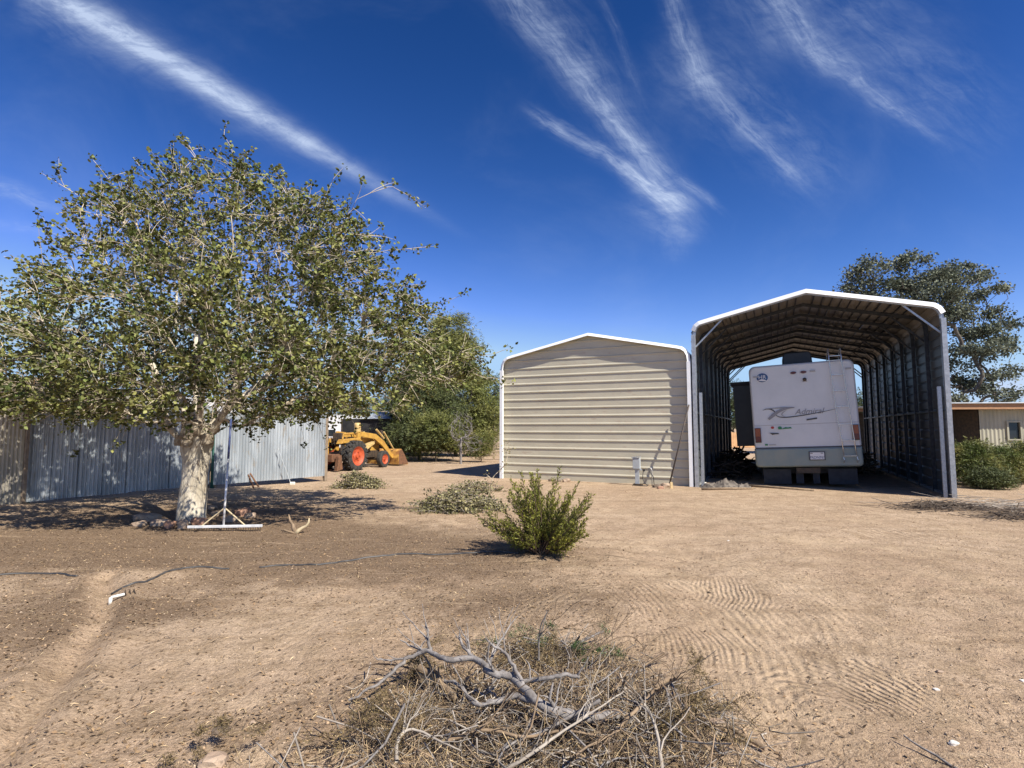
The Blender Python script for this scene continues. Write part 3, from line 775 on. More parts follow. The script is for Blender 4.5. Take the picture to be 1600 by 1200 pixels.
p = G(509,752); MB().box(p.x-.03, p.x+.03, p.y-.03,p.y+.03, -.2, 1.9).build('fence_post', 'postwood', label='short weathered post at the free end of the sunlit corrugated fence', cat='post')

# leaning white prop and dark scrap against the sunlit fence
a = G(455,757); b_ = A(434,700,15.6)
pr = empty('prop_pole', a, 0, 'thin white pole leaning against the sunlit corrugated fence, standing on a white block', 'pole')
MB().tube([(0,0,0), (b_-a)], .009, 8).build('pole_shaft', 'boxgrey', pr)
MB().box(-.03,.10,-.04,.05,-.02,.07).build('pole_block', 'pvc', pr, bevel=.015)
for (q0, q1, Yd, lb) in (((388,742),(397,764),15.1,'short dark rusty rod leaning on the sunlit fence, left one of two'), ((391,740),(405,762),15.15,'short dark rusty rod leaning on the sunlit fence, right one of two')):
    b2 = G(*q1); a2 = A(*q0, b2.y+.35)
    MB().tube([a2, b2], .022, 6).build('scrap_rod', 'rust', label=lb, cat='rod', group='rusty rods against the fence')

# ------------------------------------------------------------------ trees
def tube_batch(chains, n):
    """chains: list of (pts array (k,3), radii (k,)) -> V,F for thin tubes, vectorised per chain"""
    Vs = []; Fs = []; base = 0
    ang = 2*np.pi*(np.arange(n)+.5)/n; ca, sa = np.cos(ang), np.sin(ang)
    for P_, r_ in chains:
        k = len(P_)
        d = np.empty_like(P_); d[1:-1] = P_[2:]-P_[:-2]; d[0] = P_[1]-P_[0]; d[-1] = P_[-1]-P_[-2]
        d /= np.linalg.norm(d, axis=1, keepdims=True)+1e-12
        m_ = d.mean(0); ref = np.array([0,0,1.]) if abs(m_[2]) < .75*np.linalg.norm(m_)+1e-9 else np.array([1.,.2,0])
        a = np.cross(d, ref); a /= np.linalg.norm(a, axis=1, keepdims=True)+1e-9
        b_ = np.cross(d, a)
        v = P_[:, None, :]+r_[:, None, None]*(a[:, None, :]*ca[None, :, None]+b_[:, None, :]*sa[None, :, None])
        Vs.append(v.reshape(-1, 3))
        i = np.arange(k-1)[:, None]*n; j = np.arange(n)[None, :]; j2 = (j+1) % n
        Fs.append((base+np.stack([i+j, i+j2, i+n+j2, i+n+j], -1)).reshape(-1, 4)); base += k*n
    return np.concatenate(Vs), np.concatenate(Fs)
def grow(start_nodes, targets, head, rng, seglen=.3, wander=.06, lenw=.35, sag=0., up=.35):
    """start_nodes: list of (pos, parent). returns pos, parent arrays"""
    pos = [np.array(p_, float) for p_, _ in start_nodes]; par = [q_ for _, q_ in start_nodes]; pl = []
    for i, q_ in enumerate(par): pl.append(0 if q_ < 0 else pl[q_]+np.linalg.norm(pos[i]-pos[q_]))
    first = head
    targets = sorted(targets, key=lambda a_: np.linalg.norm(a_-pos[head]))
    for a_ in targets:
        P_ = np.array(pos[first:]); L_ = np.array(pl[first:])
        dist = np.linalg.norm(P_-a_, axis=1)
        # prefer parents that lie lower / nearer the root than the target
        out = np.maximum(0, np.linalg.norm(P_-pos[head], axis=1)-np.linalg.norm(a_-pos[head]))
        j = int(np.argmin(dist+lenw*L_+2*out))+first
        p0 = pos[j]; d_ = a_-p0; D = np.linalg.norm(d_)
        if D < .05: continue
        dirp = (p0-pos[par[j]]) if par[j] >= 0 else np.array([0,0,1.])
        dirp = dirp/(np.linalg.norm(dirp)+1e-9)
        c1 = p0+(dirp*.5+np.array([0,0,up]))*D*.42
        k = max(2, int(math.ceil(D/seglen))); prev = j
        for s_ in range(1, k+1):
            u_ = s_/k
            q_ = (1-u_)**2*p0+2*u_*(1-u_)*c1+u_*u_*a_
            if s_ < k: q_ = q_+rng.normal(0, wander*min(1, D*.4), 3)
            q_ = q_-np.array([0,0,sag*u_*u_*D])
            pos.append(q_); par.append(prev); pl.append(pl[prev]+np.linalg.norm(q_-pos[prev])); prev = len(pos)-1
    return pos, par
def radii(pos, par, r0, expo=2.4, rmax=None):
    n = len(pos); s_ = np.zeros(n)
    for i in range(n-1, -1, -1):
        if s_[i] == 0: s_[i] = 1.
        if par[i] >= 0: s_[par[i]] += s_[i]
    r = r0*s_**(1/expo)
    return np.minimum(r, rmax) if rmax else r
def chains_of(pos, par, r, start=0):
    n = len(pos); ch = [[] for _ in range(n)]
    for i in range(n):
        if par[i] >= 0: ch[par[i]].append(i)
    chains = []; stack = [(start, None)]
    while stack:
        i, pa = stack.pop()
        c_ = [pa, i] if pa is not None else [i]
        while ch[i]:
            k = max(ch[i], key=lambda j: r[j])
            for j in ch[i]:
                if j != k: stack.append((j, i))
            c_.append(k); i = k
        if len(c_) > 1:
            P_ = np.array([pos[j] for j in c_]); R_ = np.array([r[j] for j in c_])
            if pa is not None: R_[0] = R_[1]
            R_[-1] *= .6
            chains.append((P_, R_, c_))
    return chains
def leaves(P_, size, rng, up=.3, shape='leaf', droop=None, jit=.35):
    """one small bent blade per point"""
    n = len(P_)
    d = rng.normal(0, 1, (n, 3)); d[:, 2] *= .7
    if droop is not None: d[:, 2] += droop
    d /= np.linalg.norm(d, axis=1, keepdims=True)
    nn = rng.normal(0, 1, (n, 3)); nn[:, 2] += up*2.2
    nn -= d*(nn*d).sum(1, keepdims=True); nn /= np.linalg.norm(nn, axis=1, keepdims=True)
    b_ = np.cross(d, nn)
    s_ = size*(1+jit*rng.uniform(-1, 1, n))[:, None]
    if shape == 'leaf':
        L = [(0,0,0),(.30,.36,.07),(.72,.26,.05),(1.0,0,-.06),(.72,-.26,.05),(.30,-.36,.07)]
        Fq = [(0,1,2,3),(0,3,4,5)]
    elif shape == 'blade':
        L = [(0,0,0),(.5,.11,.02),(1,0,-.08),(.5,-.11,.02)]; Fq = [(0,1,2,3)]
    elif shape == 'tuft':
        L = [(0,.0,0),(1,.05,.05),(.95,-.07,0),(0,-.04,0),(0,0,.03),(.6,.42,.10),(.68,.34,.0),(0,.04,.0),(0,0,0),(.6,-.48,-.1),(.57,-.38,.1),(0,-.03,0)]
        Fq = [(0,1,2,3),(4,5,6,7),(8,9,10,11)]
    k = len(L)
    V_ = np.concatenate([(P_+s_*(d*a+b_*c_+nn*e))[:, None, :] for a, c_, e in L], 1).reshape(-1, 3)
    F_ = (np.arange(n)[:, None, None]*k+np.array(Fq)[None]).reshape(-1, 4)
    return V_, F_
def rockmesh(rx, ry, rz, seed, sub=2, rough=.25, flat=0.):
    import bmesh
    bm = bmesh.new(); bmesh.ops.create_icosphere(bm, subdivisions=sub, radius=1)
    for v in bm.verts:
        c_ = v.co.copy(); k = 1+rough*(mnoise.noise(c_*1.3+Vector((seed*7.1,seed*3.3,0)))*1.6+.5*mnoise.noise(c_*3.1+Vector((seed,0,seed))))
        c_ *= k; c_ = Vector((max(-.82,min(.82,c_.x)), max(-.8,min(.8,c_.y)), max(-.75,min(.8,c_.z))))
        v.co = Vector((c_.x*rx, c_.y*ry, c_.z*rz))
    me = bpy.data.meshes.new('rock'); bm.to_mesh(me); bm.free(); return me

# ---- the big mulberry
TB = G(299,815); tx, ty = TB.x, TB.y
rng = np.random.RandomState(11)
mul = empty('mulberry_tree', (tx, ty, 0), 0, 'wide spreading mulberry tree with pale knobbly trunk and tangled twigs', 'tree')
# trunk as a noisy lathe, flared at the foot and swollen into a knobbly head
prof = [(-.25,.31),(-.05,.29),(.08,.262),(.25,.245),(.5,.235),(.75,.232),(.95,.236),(1.12,.242),(1.26,.262),(1.38,.285),(1.48,.290),(1.58,.25),(1.66,.20),(1.70,.05)]
vs = []; n = 36; zz = []
for i in range(len(prof)-1):
    for k in range(3): u_ = k/3; zz.append((prof[i][0]*(1-u_)+prof[i+1][0]*u_, prof[i][1]*(1-u_)+prof[i+1][1]*u_))
zz.append(prof[-1])
for z, r in zz:
    for k in range(n):
        a = 2*math.pi*k/n; v = Vector((math.cos(a)*1.6, math.sin(a)*1.6, z*1.5))
        f = .87+.09*mnoise.noise(v)+.07*mnoise.noise(v*2.3)+.035*mnoise.noise(v*6)+(.16*mnoise.noise(v*3.4) if z > 1.1 else 0)
        lean = .10*(z/1.6)
        vs.append((r*f*math.cos(a)+lean*.4, r*f*math.sin(a), z))
mb = MB().add(vs, [(i*n+k, i*n+(k+1) % n, (i+1)*n+(k+1) % n, (i+1)*n+k) for i in range(len(zz)-1) for k in range(n)]+[tuple((len(zz)-1)*n+k for k in range(n))])
mb.build('trunk', 'bark', mul, smooth=True)
for i, (kx, ky, kz, kr) in enumerate(((.05,-.17,1.50,.18),(-.18,-.10,1.38,.13),(.22,-.08,1.40,.14),(.02,-.22,1.34,.10),(.26,.05,1.56,.13),(-.12,.05,1.66,.15),(.12,-.14,1.66,.11))):
    me = rockmesh(kr, kr, kr*.9, i+3, 3, .35); me.transform(Matrix.Translation((kx, ky, kz)))
    me.materials.append(M['dark_bark']); link('burl', me, 'dark_bark', mul, smooth=True)
# skeleton
start = [((0.04,0,1.35), -1)]
def limb(pts, base=0):
    prev = base
    for p_ in pts: start.append((p_, prev)); prev = len(start)-1
limb([(-.25,-.05,1.42),(-.42,-.08,1.62),(-.55,-.06,1.9),(-.62,.0,2.25),(-.85,.05,2.7)])
limb([(.28,-.02,1.48),(.42,-.05,1.7),(.62,-.08,2.0),(.75,-.1,2.4),(.9,-.1,2.9)])
limb([(-.10,.1,1.75),(-.12,.2,2.1),(-.2,.3,2.6),(-.25,.35,3.2)])
limb([(.12,-.1,1.8),(.22,-.25,2.2),(.30,-.45,2.7),(.32,-.5,3.2)])
limb([(.25,.15,1.7),(.5,.45,2.1),(.8,.8,2.5)])
limb([(-.25,.2,1.7),(-.6,.55,2.1),(-1.1,.9,2.4)])
head = 1
# crown outline in (x, z): left bound / right bound by height measured from the photograph (metres, about the trunk)
def crown_r(theta, phi):
    pass
def in_crown(p_):
    x, y, z = p_
    # half widths by height
    zs_ = [1.55,1.95,2.6,3.2,3.9,4.5,5.1,5.6,6.05,6.45]
    rt = [1.0,4.0,4.8,4.3,3.75,3.6,3.2,2.6,1.7,.7]
    lf = [1.3,4.7,5.2,5.0,3.7,2.7,2.8,2.6,1.8,.7]
    kk = (ty/(ty+y))**.6 if y > -8 else 1; x = (tx+x)*kk-tx; z = EYE+(z-EYE)*kk
    r_ = np.interp(z, zs_, rt if x > 0 else lf)*(1 if 1.55 < z < 6.5 else 0)
    if r_ <= 0: return 2.
    ry_ = np.interp(z, zs_, [1.0,2.5,3.0,3.1,3.0,2.7,2.3,1.9,1.3,.4])
    if y < 0: ry_ *= .8
    return math.sqrt((x/r_)**2+(y/ry_)**2)
targets = []
while len(targets) < 900:
    p_ = np.array([rng.uniform(-5.1,4.9), rng.uniform(-3.1,3.1), rng.uniform(1.6,6.7)])
    q_ = in_crown(p_)
    if q_ < 1 and (q_ > .45 or p_[2] > 4.6 or rng.rand() < .5): targets.append(p_)
# stray boughs that stick out in the photograph: (px, py) at the trunk's depth
for (a, b_, dyy) in ((728,520,.2),(775,552,-.3),(760,590,.1),(668,385,0),(665,325,0),(628,300,0),(536,262,.2),(606,292,-.2),(350,212,.3),(284,214,0),(300,235,-.2),
                 (208,246,0),(92,248,.2),(64,270,0),(5,400,-.3),(55,425,0),(-30,470,-.2),(385,240,.1),(440,262,0),(150,255,0),(700,470,.3),(735,560,-.3)):
    p_ = A(a, b_, ty+dyy); targets.append(np.array([p_.x-tx, p_.y-ty, p_.z]))
pos, par = grow(start, targets, head, rng, .26, .038, .30, 0., .22)
rr = radii(pos, par, .0046, 2.35, .15)
for i in range(1, len(start)): rr[i] = max(rr[i], .058)
ch = chains_of(pos, par, rr)
thick = [(c_[0], c_[1]) for c_ in ch if c_[1].max() > .035]; thin = [(c_[0], c_[1]) for c_ in ch if c_[1].max() <= .035]
for c_ in sorted(thick, key=lambda c_: -c_[1].max())[:12]:
    V_, F_ = tube_batch([c_], 10); npmesh('limb', V_, F_, 'dark_bark' if c_[1].max() > .075 else 'bark', mul, smooth=True)
rest = sorted(thick, key=lambda c_: -c_[1].max())[12:]
V_, F_ = tube_batch(rest+thin, 5); npmesh('branches', V_, F_, 'twig', mul, smooth=True)
# thin arching twigs, most of them pale and bare near their base
pos = np.array(pos); par = np.array(par)
cand = np.array([i for i in range(len(pos)) if rr[i] < .022 and par[i] > 0])
dirs = pos[cand]-pos[par[cand]]; dirs /= np.linalg.norm(dirs, axis=1, keepdims=True)+1e-9
tw = []; LP = []
ctr = np.array([0, 0, 2.6])
for j in range(13500):
    i = rng.randint(len(cand)); p_ = pos[cand[i]]; o_ = p_-ctr; o_ /= np.linalg.norm(o_)+1e-9
    d = dirs[i]*.6+o_*.6+rng.normal(0, .55, 3)+np.array([0,0,.10]); d /= np.linalg.norm(d)
    L = rng.uniform(.22, .75); q_ = in_crown(p_)
    if q_ > .85: L *= rng.uniform(.5, .9)
    g_curve = rng.normal(0, .25, 3)+np.array([0,0,-.28])
    k = 5; us = np.linspace(0, 1, k)[:, None]
    P_ = p_+d*L*us+g_curve*L*us*us*.6
    if in_crown(P_[-1]) > 1.08 and rng.rand() < .88: continue
    if p_[2] > 3.4 and rng.rand() < .40: continue
    if mnoise.noise(Vector(p_)*1.25) < -.12 and rng.rand() < .6: continue
    tw.append((P_, np.linspace(.0062, .0024, k)))
    nl = int(L*rng.uniform(16, 28)); 
    u_ = rng.uniform(.25, 1.0, nl)**.8
    ng = max(2, nl//6); u_ = rng.uniform(.25, 1.0, ng)**.7; u_[0] = 1.
    lp = p_+d*L*u_[:, None]+g_curve*L*(u_**2)[:, None]*.6
    lp = np.repeat(lp, rng.randint(4, 8), 0); lp = lp+rng.normal(0, .030, lp.shape); LP.append(lp)
# leaves at the boughs' own ends
tips = [i for i in range(len(pos)) if i not in set(par.tolist())]
for i in tips:
    pp = pos[i]; pq = pos[par[i]]; pr_ = pos[par[par[i]]] if par[par[i]] > 0 else pq
    nl = rng.randint(12, 24); u_ = rng.uniform(0, 1, nl)[:, None]
    LP.append(pq+(pp-pq)*u_*1.05+rng.normal(0, .042, (nl, 3)))
    nl = rng.randint(5, 12); u_ = rng.uniform(0, 1, nl)[:, None]
    LP.append(pr_+(pq-pr_)*u_+rng.normal(0, .035, (nl, 3)))
V_, F_ = tube_batch(tw, 3); npmesh('twigs', V_, F_, 'twig', mul)
LP = np.concatenate(LP)
# leaves taken out along the sun's path so that light reaches the trunk
sd_ = np.array(SUN_TO)
for z0 in (.25, .55, .85, 1.15):
    v_ = LP-np.array([0, 0, z0]); k_ = v_ @ sd_; d_ = np.linalg.norm(v_-k_[:, None]*sd_, axis=1)
    LP = LP[~((d_ < .30) & (k_ > 0) & (rng.rand(len(LP)) < .62))]
print('mulberry leaves', len(LP))
V_, F_ = leaves(LP, .061, rng, .35); npmesh('crown', V_, F_, 'leaf', mul)

# ---- other trees
def simple_tree(name, base, height, rx, ry, zc, rz, label, leafm, barkm, nt, per, lsize, seed, shape='leaf', group=None, trunk_r=.16, clump=.28, droop=None, lobes=None, up=.3, bare=0., cat='tree', lenw=.35, leanx=0, tz=None, leafup=.3):
    rng = np.random.RandomState(seed)
    root = empty(name, (base[0], base[1], gz(base[0], base[1])), rng.uniform(0, .01), label, cat, group)
    tz = tz if tz is not None else max(.3, (zc-rz)*.8)
    start = [((0,0,-.2), -1), ((leanx*.3,0,tz*.5), 0), ((leanx*.6,0,tz), 1)]
    lob = lobes or [(0,0,zc,rx,ry,rz)]
    tg = []
    wts = np.array([l[3]*l[4]*l[5] for l in lob]); wts = wts/wts.sum()
    while len(tg) < nt:
        l = lob[rng.choice(len(lob), p=wts)]
        v = rng.normal(0, 1, 3); v /= np.linalg.norm(v); v *= rng.uniform(.45, 1.0)**.6
        p_ = np.array([l[0]+v[0]*l[3], l[1]+v[1]*l[4], l[2]+v[2]*l[5]])
        if p_[2] > .12: tg.append(p_)
    pos, par = grow(start, tg, 2, rng, max(.3, height*.06), .035*math.sqrt(height/4), lenw, 0, up)
    r = radii(pos, par, trunk_r/ (max(2, nt)**(1/2.4)*1.25), 2.4, trunk_r)
    ch = chains_of(pos, par, r)
    V_, F_ = tube_batch([(c_[0], c_[1]) for c_ in ch[:1]], 8); npmesh('trunk', V_, F_, barkm, root, smooth=True)
    if len(ch) > 1: V_, F_ = tube_batch([(c_[0], c_[1]) for c_ in ch[1:]], 4); npmesh('branches', V_, F_, barkm, root)
    if per:
        pos = np.array(pos); par_ = set(par); tips = np.array([pos[i] for i in range(3, len(pos)) if i not in par_])
        n_ = len(tips)
        tips = tips[rng.rand(n_) > bare]
        cs = clump*rng.uniform(.6, 1.4, len(tips))
        P_ = (np.repeat(tips, per, 0)+rng.normal(0, 1, (len(tips)*per, 3))*np.repeat(cs, per)[:, None]*np.array([1,1,.6]))
        P_ = P_[P_[:, 2] > .02]
        V_, F_ = leaves(P_, lsize, rng, leafup, shape, droop); npmesh('crown', V_, F_, leafm, root)
    return root
# eucalyptus behind the shelter: two leaders
Yd = 30.
def W(px, py, Yd): p = A(px, py, Yd); return p.x, p.z
bx = A(1512,640,Yd).x
def lob(px, py, w_, h_, Yd, bx, dy=0.): 
    p = A(px, py, Yd); k = Yd/860; return (p.x-bx, dy, p.z, w_*k, max(w_, h_)*k*.9, h_*k)
L_ = [lob(1375,432,48,30,Yd,bx), lob(1400,470,60,34,Yd,bx,.5), lob(1345,445,22,22,Yd,bx), lob(1452,455,50,34,Yd,bx,-.4), lob(1500,445,42,32,Yd,bx), lob(1420,412,26,16,Yd,bx),
      lob(1560,470,26,26,Yd,bx), lob(1535,500,46,30,Yd,bx,.4), lob(1570,520,24,22,Yd,bx), lob(1520,540,40,26,Yd,bx,-.5), lob(1570,560,26,20,Yd,bx), lob(1530,590,48,20,Yd,bx), lob(1505,622,36,14,Yd,bx,-.8), lob(1560,618,30,10,Yd,bx),lob(1480,500,40,30,Yd,bx), lob(1500,560,30,30,Yd,bx,.9)]
simple_tree('eucalyptus_tree', (bx, Yd), 11, 1, 1, 7, 3, 'tall airy grey green eucalyptus rising behind the open shelter', 'euc', 'greybark', 400, 190, .13, 21, 'leaf', trunk_r=.22, clump=.29, droop=-.35, lobes=L_, tz=2.4, lenw=.22, up=.25)
# pines between the loader and the garage
Yd = 27.5; bx = A(655,718,Yd).x
L_ = [lob(655,600,36,30,Yd,bx), lob(640,640,34,30,Yd,bx,-.3), lob(670,680,50,26,Yd,bx,-.6), lob(640,690,26,18,Yd,bx,-.6), lob(690,640,30,26,Yd,bx)]
simple_tree('pine_tree', (bx, Yd), 5, 1, 1, 3, 3, 'dark low branched pine beside the loader bucket', 'darkpine', 'greybark', 260, 220, .17, 22, 'tuft', trunk_r=.14, clump=.30, lobes=L_, tz=.6)
Yd = 31.; bx = A(712,715,Yd).x
L_ = [lob(690,560,50,40,Yd,bx), lob(705,515,26,26,Yd,bx), lob(722,560,26,40,Yd,bx), lob(700,610,60,36,Yd,bx,-.4), lob(740,640,26,30,Yd,bx,-.5), lob(756,655,24,34,Yd,bx,-.6), lob(755,690,22,16,Yd,bx,.5), lob(700,660,50,30,Yd,bx)]
simple_tree('pine_tree', (bx, Yd), 8, 1, 1, 3, 3, 'tall bushy yellow green pine left of the tan garage', 'pine', 'greybark', 380, 220, .18, 23, 'tuft', trunk_r=.2, clump=.32, lobes=L_, tz=1.2)
Yd = 26.; bx = A(681,716,Yd).x
L_ = [lob(683,668,26,22,Yd,bx), lob(700,690,22,16,Yd,bx,.3), lob(660,690,22,14,Yd,bx,.3)]
simple_tree('pine_sapling', (bx, Yd), 2.4, 1, 1, 1.4, 1, 'rounded young green pine in front of the darker pine', 'pine', 'greybark', 110, 190, .13, 24, 'tuft', trunk_r=.06, clump=.22, lobes=L_, tz=.4)
Yd = 24.4; bx = A(720,718,Yd).x
L_ = [lob(722,672,22,32,Yd,bx), lob(738,690,18,20,Yd,bx)]
simple_tree('bare_tree', (bx, Yd), 3, 1, 1, 1.6, 1, 'small leafless grey tree with pale straight trunk before the pines', None, 'deadgrey', 420, 0, .1, 25, trunk_r=.10, lobes=L_, tz=1.1, up=.1)
Yd = 25.8; bx = A(752,712,Yd).x
L_ = [lob(750,690,20,14,Yd,bx), lob(745,705,22,8,Yd,bx)]
simple_tree('low_shrub', (bx, Yd), 1.2, 1, 1, .7, .5, 'low olive shrub between the bare tree and the garage corner', 'shrub', 'jstem', 60, 60, .12, 26, 'tuft', trunk_r=.04, clump=.16, lobes=L_, tz=.15, cat='shrub')
# far trees
k = 0
for (px, top, wd, Yd, lb) in ((770,592,34,40,'dark round tree just visible beside the garage edge'), (700,640,40,48,'dark distant tree low behind the pines'),
        (1147,598,14,48,'distant tree seen through the shelter left of the motorhome'), (1352,612,24,44,'distant leafy tree seen through the shelter right of the motorhome'),
        (1250,640,60,52,'distant tree hidden behind the motorhome'), (600,622,66,50,'distant tree behind the black canopy'), (505,625,60,56,'distant tree behind the white trailer'), (300,630,60,56,'distant tree behind the camper'), (60,640,70,48,'distant tree behind the buff fence'), (420,640,60,52,'distant tree beyond the sunlit fence'), (1560,630,60,60,'distant tree beyond the cream shed')):
    bx = A(px, 690, Yd).x; zt = A(px, top, Yd).z; kx = Yd/860
    if px == 1250: continue
    L_ = [(0,0,zt*.62,wd*kx,wd*kx,zt*.38), (wd*kx*.5,0,zt*.45,wd*kx*.7,wd*kx*.6,zt*.3), (-wd*kx*.5,.3,zt*.5,wd*kx*.7,wd*kx*.6,zt*.3)]
    simple_tree('distant_tree', (bx, Yd), zt, 1, 1, 1, 1, lb, 'far_leaf', 'greybark', 60, 70, .34, 40+k, 'tuft', trunk_r=.16, clump=.42, lobes=L_, tz=zt*.2, group='distant trees beyond the yard'); k += 1
# shrubs at the right edge
for i, (px, py, wd, hp, Yd, lb, mm) in enumerate(((1515,745,30,66,15.6,'rusty green bushy shrub against the right post of the shelter','shrub'), (1562,750,34,50,16.2,'green feathery shrub below the shed window','shrub'),
                                      (1550,768,16,26,14.6,'small low shrub in front of the larger ones','darkpine'), (1605,745,34,60,16.4,'bushy shrub at the right edge of the yard','shrub'), (1590,690,30,40,18.5,'taller darker shrub against the shed wall','darkpine'))):
    b_ = A(px, py, Yd); kx = Yd/860
    L_ = [(0,0,hp*kx*.55,wd*kx,wd*kx*.8,hp*kx*.5), (wd*kx*.4,-.1,hp*kx*.35,wd*kx*.8,wd*kx*.7,hp*kx*.3), (-wd*kx*.4,0,hp*kx*.4,wd*kx*.7,wd*kx*.7,hp*kx*.4)]
    simple_tree('desert_shrub', (b_.x, Yd), 1.3, 1, 1, .6, .6, lb, mm, 'jstem', 90, 170, .085, 60+i, 'tuft', trunk_r=.035, clump=.13, lobes=L_, tz=.08, cat='shrub', group='shrubs beside the shelter')

# ------------------------------------------------------------------ juniper in the yard
def juniper(base, label, nst=70, hmax=1.06, spread=.76, seed=5):
    rng = np.random.RandomState(seed)
    root = empty('juniper_bush', (base.x, base.y, gz(base.x, base.y)), 0, label, 'bush')
    st = []; br = []; LPs = []; LD = []
    for i in range(nst):
        az = rng.uniform(0, 2*math.pi); el = R(rng.uniform(22, 88)) if i > 10 else R(rng.uniform(60, 88))
        L = rng.uniform(.62, 1.05)*hmax*(.72+.28*math.sin(el))
        d = np.array([math.cos(az)*math.cos(el)*spread*1.25, math.sin(az)*math.cos(el)*spread, math.sin(el)]);
        k = 9; us = np.linspace(0, 1, k)
        bend = np.array([math.cos(az)*.10, math.sin(az)*.10, .22])*L
        P_ = np.array([rng.normal(0,.03), rng.normal(0,.03), -.03])+d*L*us[:, None]*np.array([1,1,.9])+bend*(us**2)[:, None]*.5+rng.normal(0, .006, (k, 3))
        P_[:,2] = np.maximum(P_[:,2], us*.12-.03)
        st.append((P_, np.linspace(.011, .002, k)))
        n_ = 46
        for j in range(n_):
            u_ = .22+.78*(j+rng.rand())/n_; f_ = u_*(k-1); a = int(min(f_, k-2)); p_ = P_[a]+(P_[a+1]-P_[a])*(f_-a)
            ax = P_[a+1]-P_[a]; ax /= np.linalg.norm(ax)
            s_ = rng.normal(0, 1, 3); s_ -= ax*s_.dot(ax); s_ /= np.linalg.norm(s_)
            bl = (.17*(1-u_)+.03)*rng.uniform(.6, 1.3); dd = ax*.75+s_*.66+np.array([0,0,.1]); dd /= np.linalg.norm(dd)
            br.append((np.array([p_, p_+dd*bl]), np.array([.0022, .0012])))
            m_ = int(6+bl*75); v_ = rng.uniform(.1, 1.05, m_)[:, None]
            LPs.append(p_+dd*bl*v_+rng.normal(0, .005, (m_, 3))); LD.append(np.repeat((dd+.3*ax)[None], m_, 0)+rng.normal(0, .42, (m_, 3)))
    V_, F_ = tube_batch(st, 5); npmesh('stems', V_, F_, 'jstem', root)
    V_, F_ = tube_batch(br, 3); npmesh('branchlets', V_, F_, 'jstem', root)
    P_ = np.concatenate(LPs); D_ = np.concatenate(LD); D_ /= np.linalg.norm(D_, axis=1, keepdims=True)
    nn = rng.normal(0, 1, P_.shape); b_ = np.cross(D_, nn); b_ /= np.linalg.norm(b_, axis=1, keepdims=True)
    s_ = .025*rng.uniform(.7, 1.3, len(P_))[:, None]
    V_ = np.stack([P_, P_+D_*s_*.5+b_*s_*.2, P_+D_*s_, P_+D_*s_*.5-b_*s_*.2], 1).reshape(-1, 3)
    F_ = np.arange(len(P_)*4).reshape(-1, 4)
    print('juniper leaflets', len(P_)); npmesh('crown', V_, F_, 'jun', root)
juniper(G(846,868), 'waist high feathery juniper bush standing alone in the open dirt yard')

# ------------------------------------------------------------------ cut brush heaps
def brush_heap(name, cpx, rx, ry, h, n, label, seed, leafm='cut', ls=.046, barkm='twiggrey', per=22):
    rng = np.random.RandomState(seed); c_ = G(*cpx)
    root = empty(name, (c_.x, c_.y, gz(c_.x, c_.y)), 0, label, 'brush pile')
    tw = []; LPs = []
    for i in range(n):
        a = rng.uniform(0, 2*math.pi); q_ = math.sqrt(rng.rand())*.85
        x, y = q_*math.cos(a)*rx, q_*math.sin(a)*ry; z = h*(1-q_*q_)*rng.uniform(.15, 1)
        a2 = rng.uniform(0, 2*math.pi); L = rng.uniform(.3, .7); d = np.array([math.cos(a2), math.sin(a2)*.7, rng.uniform(-.15,.45)])
        us = np.linspace(0, 1, 5)[:, None]; P_ = np.array([x, y, z])+d*L*(us-.4)+np.array([0,0,-.18])*L*us*us
        P_[:, 2] = np.maximum(P_[:, 2], .012)
        tw.append((P_, np.linspace(.006, .002, 5)))
        u_ = rng.uniform(.1, 1, per)[:, None]; lp = np.array([x, y, z])+d*L*(u_-.4)+np.array([0,0,-.18])*L*u_*u_+rng.normal(0, .035, (per, 3))
        lp[:, 2] = np.maximum(lp[:, 2], .01); LPs.append(lp)
    V_, F_ = tube_batch(tw, 4); npmesh('twigs', V_, F_, barkm, root)
    P_ = np.concatenate(LPs); V_, F_ = leaves(P_, ls, rng, .2); npmesh('cut_leaves', V_, F_, leafm, root)
    return root
brush_heap('brush_pile', (556,762), .75, .45, .42, 110, 'small heap of cut green branches near the end of the corrugated fence', 31, ls=.05)
brush_heap('brush_pile', (718,796), 1.0, .55, .40, 170, 'large heap of wilting cut leafy branches behind the juniper bush', 32)
brush_heap('brush_pile', (745,768), .7, .4, .30, 60, 'loose sprawl of leafy cut branches before the left corner of the tan garage', 33, per=16)
# one cut bough standing up against the garage corner
rng = np.random.RandomState(34); bb = G(770,757)
bough = empty('cut_bough', (bb.x, bb.y, 0), 0, 'pale cut bough with few leaves propped at the left corner of the tan garage', 'branch')
st = [((0,0,.05),-1)]
tg = [np.array([A(a, b_, bb.y+.1).x-bb.x, rng.uniform(-.2,.2), A(a, b_, bb.y+.1).z]) for a, b_ in ((790,725),(786,700),(793,712),(781,735),(796,705),(800,700),(760,740),(750,752),(788,690))]
pos2, par2 = grow(st, tg, 0, rng, .15, .03, .3, 0, .2); r2 = radii(pos2, par2, .006, 2.4)
V_, F_ = tube_batch([(c_[0], c_[1]) for c_ in chains_of(pos2, par2, r2)], 5); npmesh('bough_stem', V_, F_, 'twig', bough)
P_ = np.concatenate([np.array(p_)+rng.normal(0, .07, (9, 3)) for p_ in tg]); V_, F_ = leaves(P_, .05, rng); npmesh('bough_leaves', V_, F_, 'cut', bough)

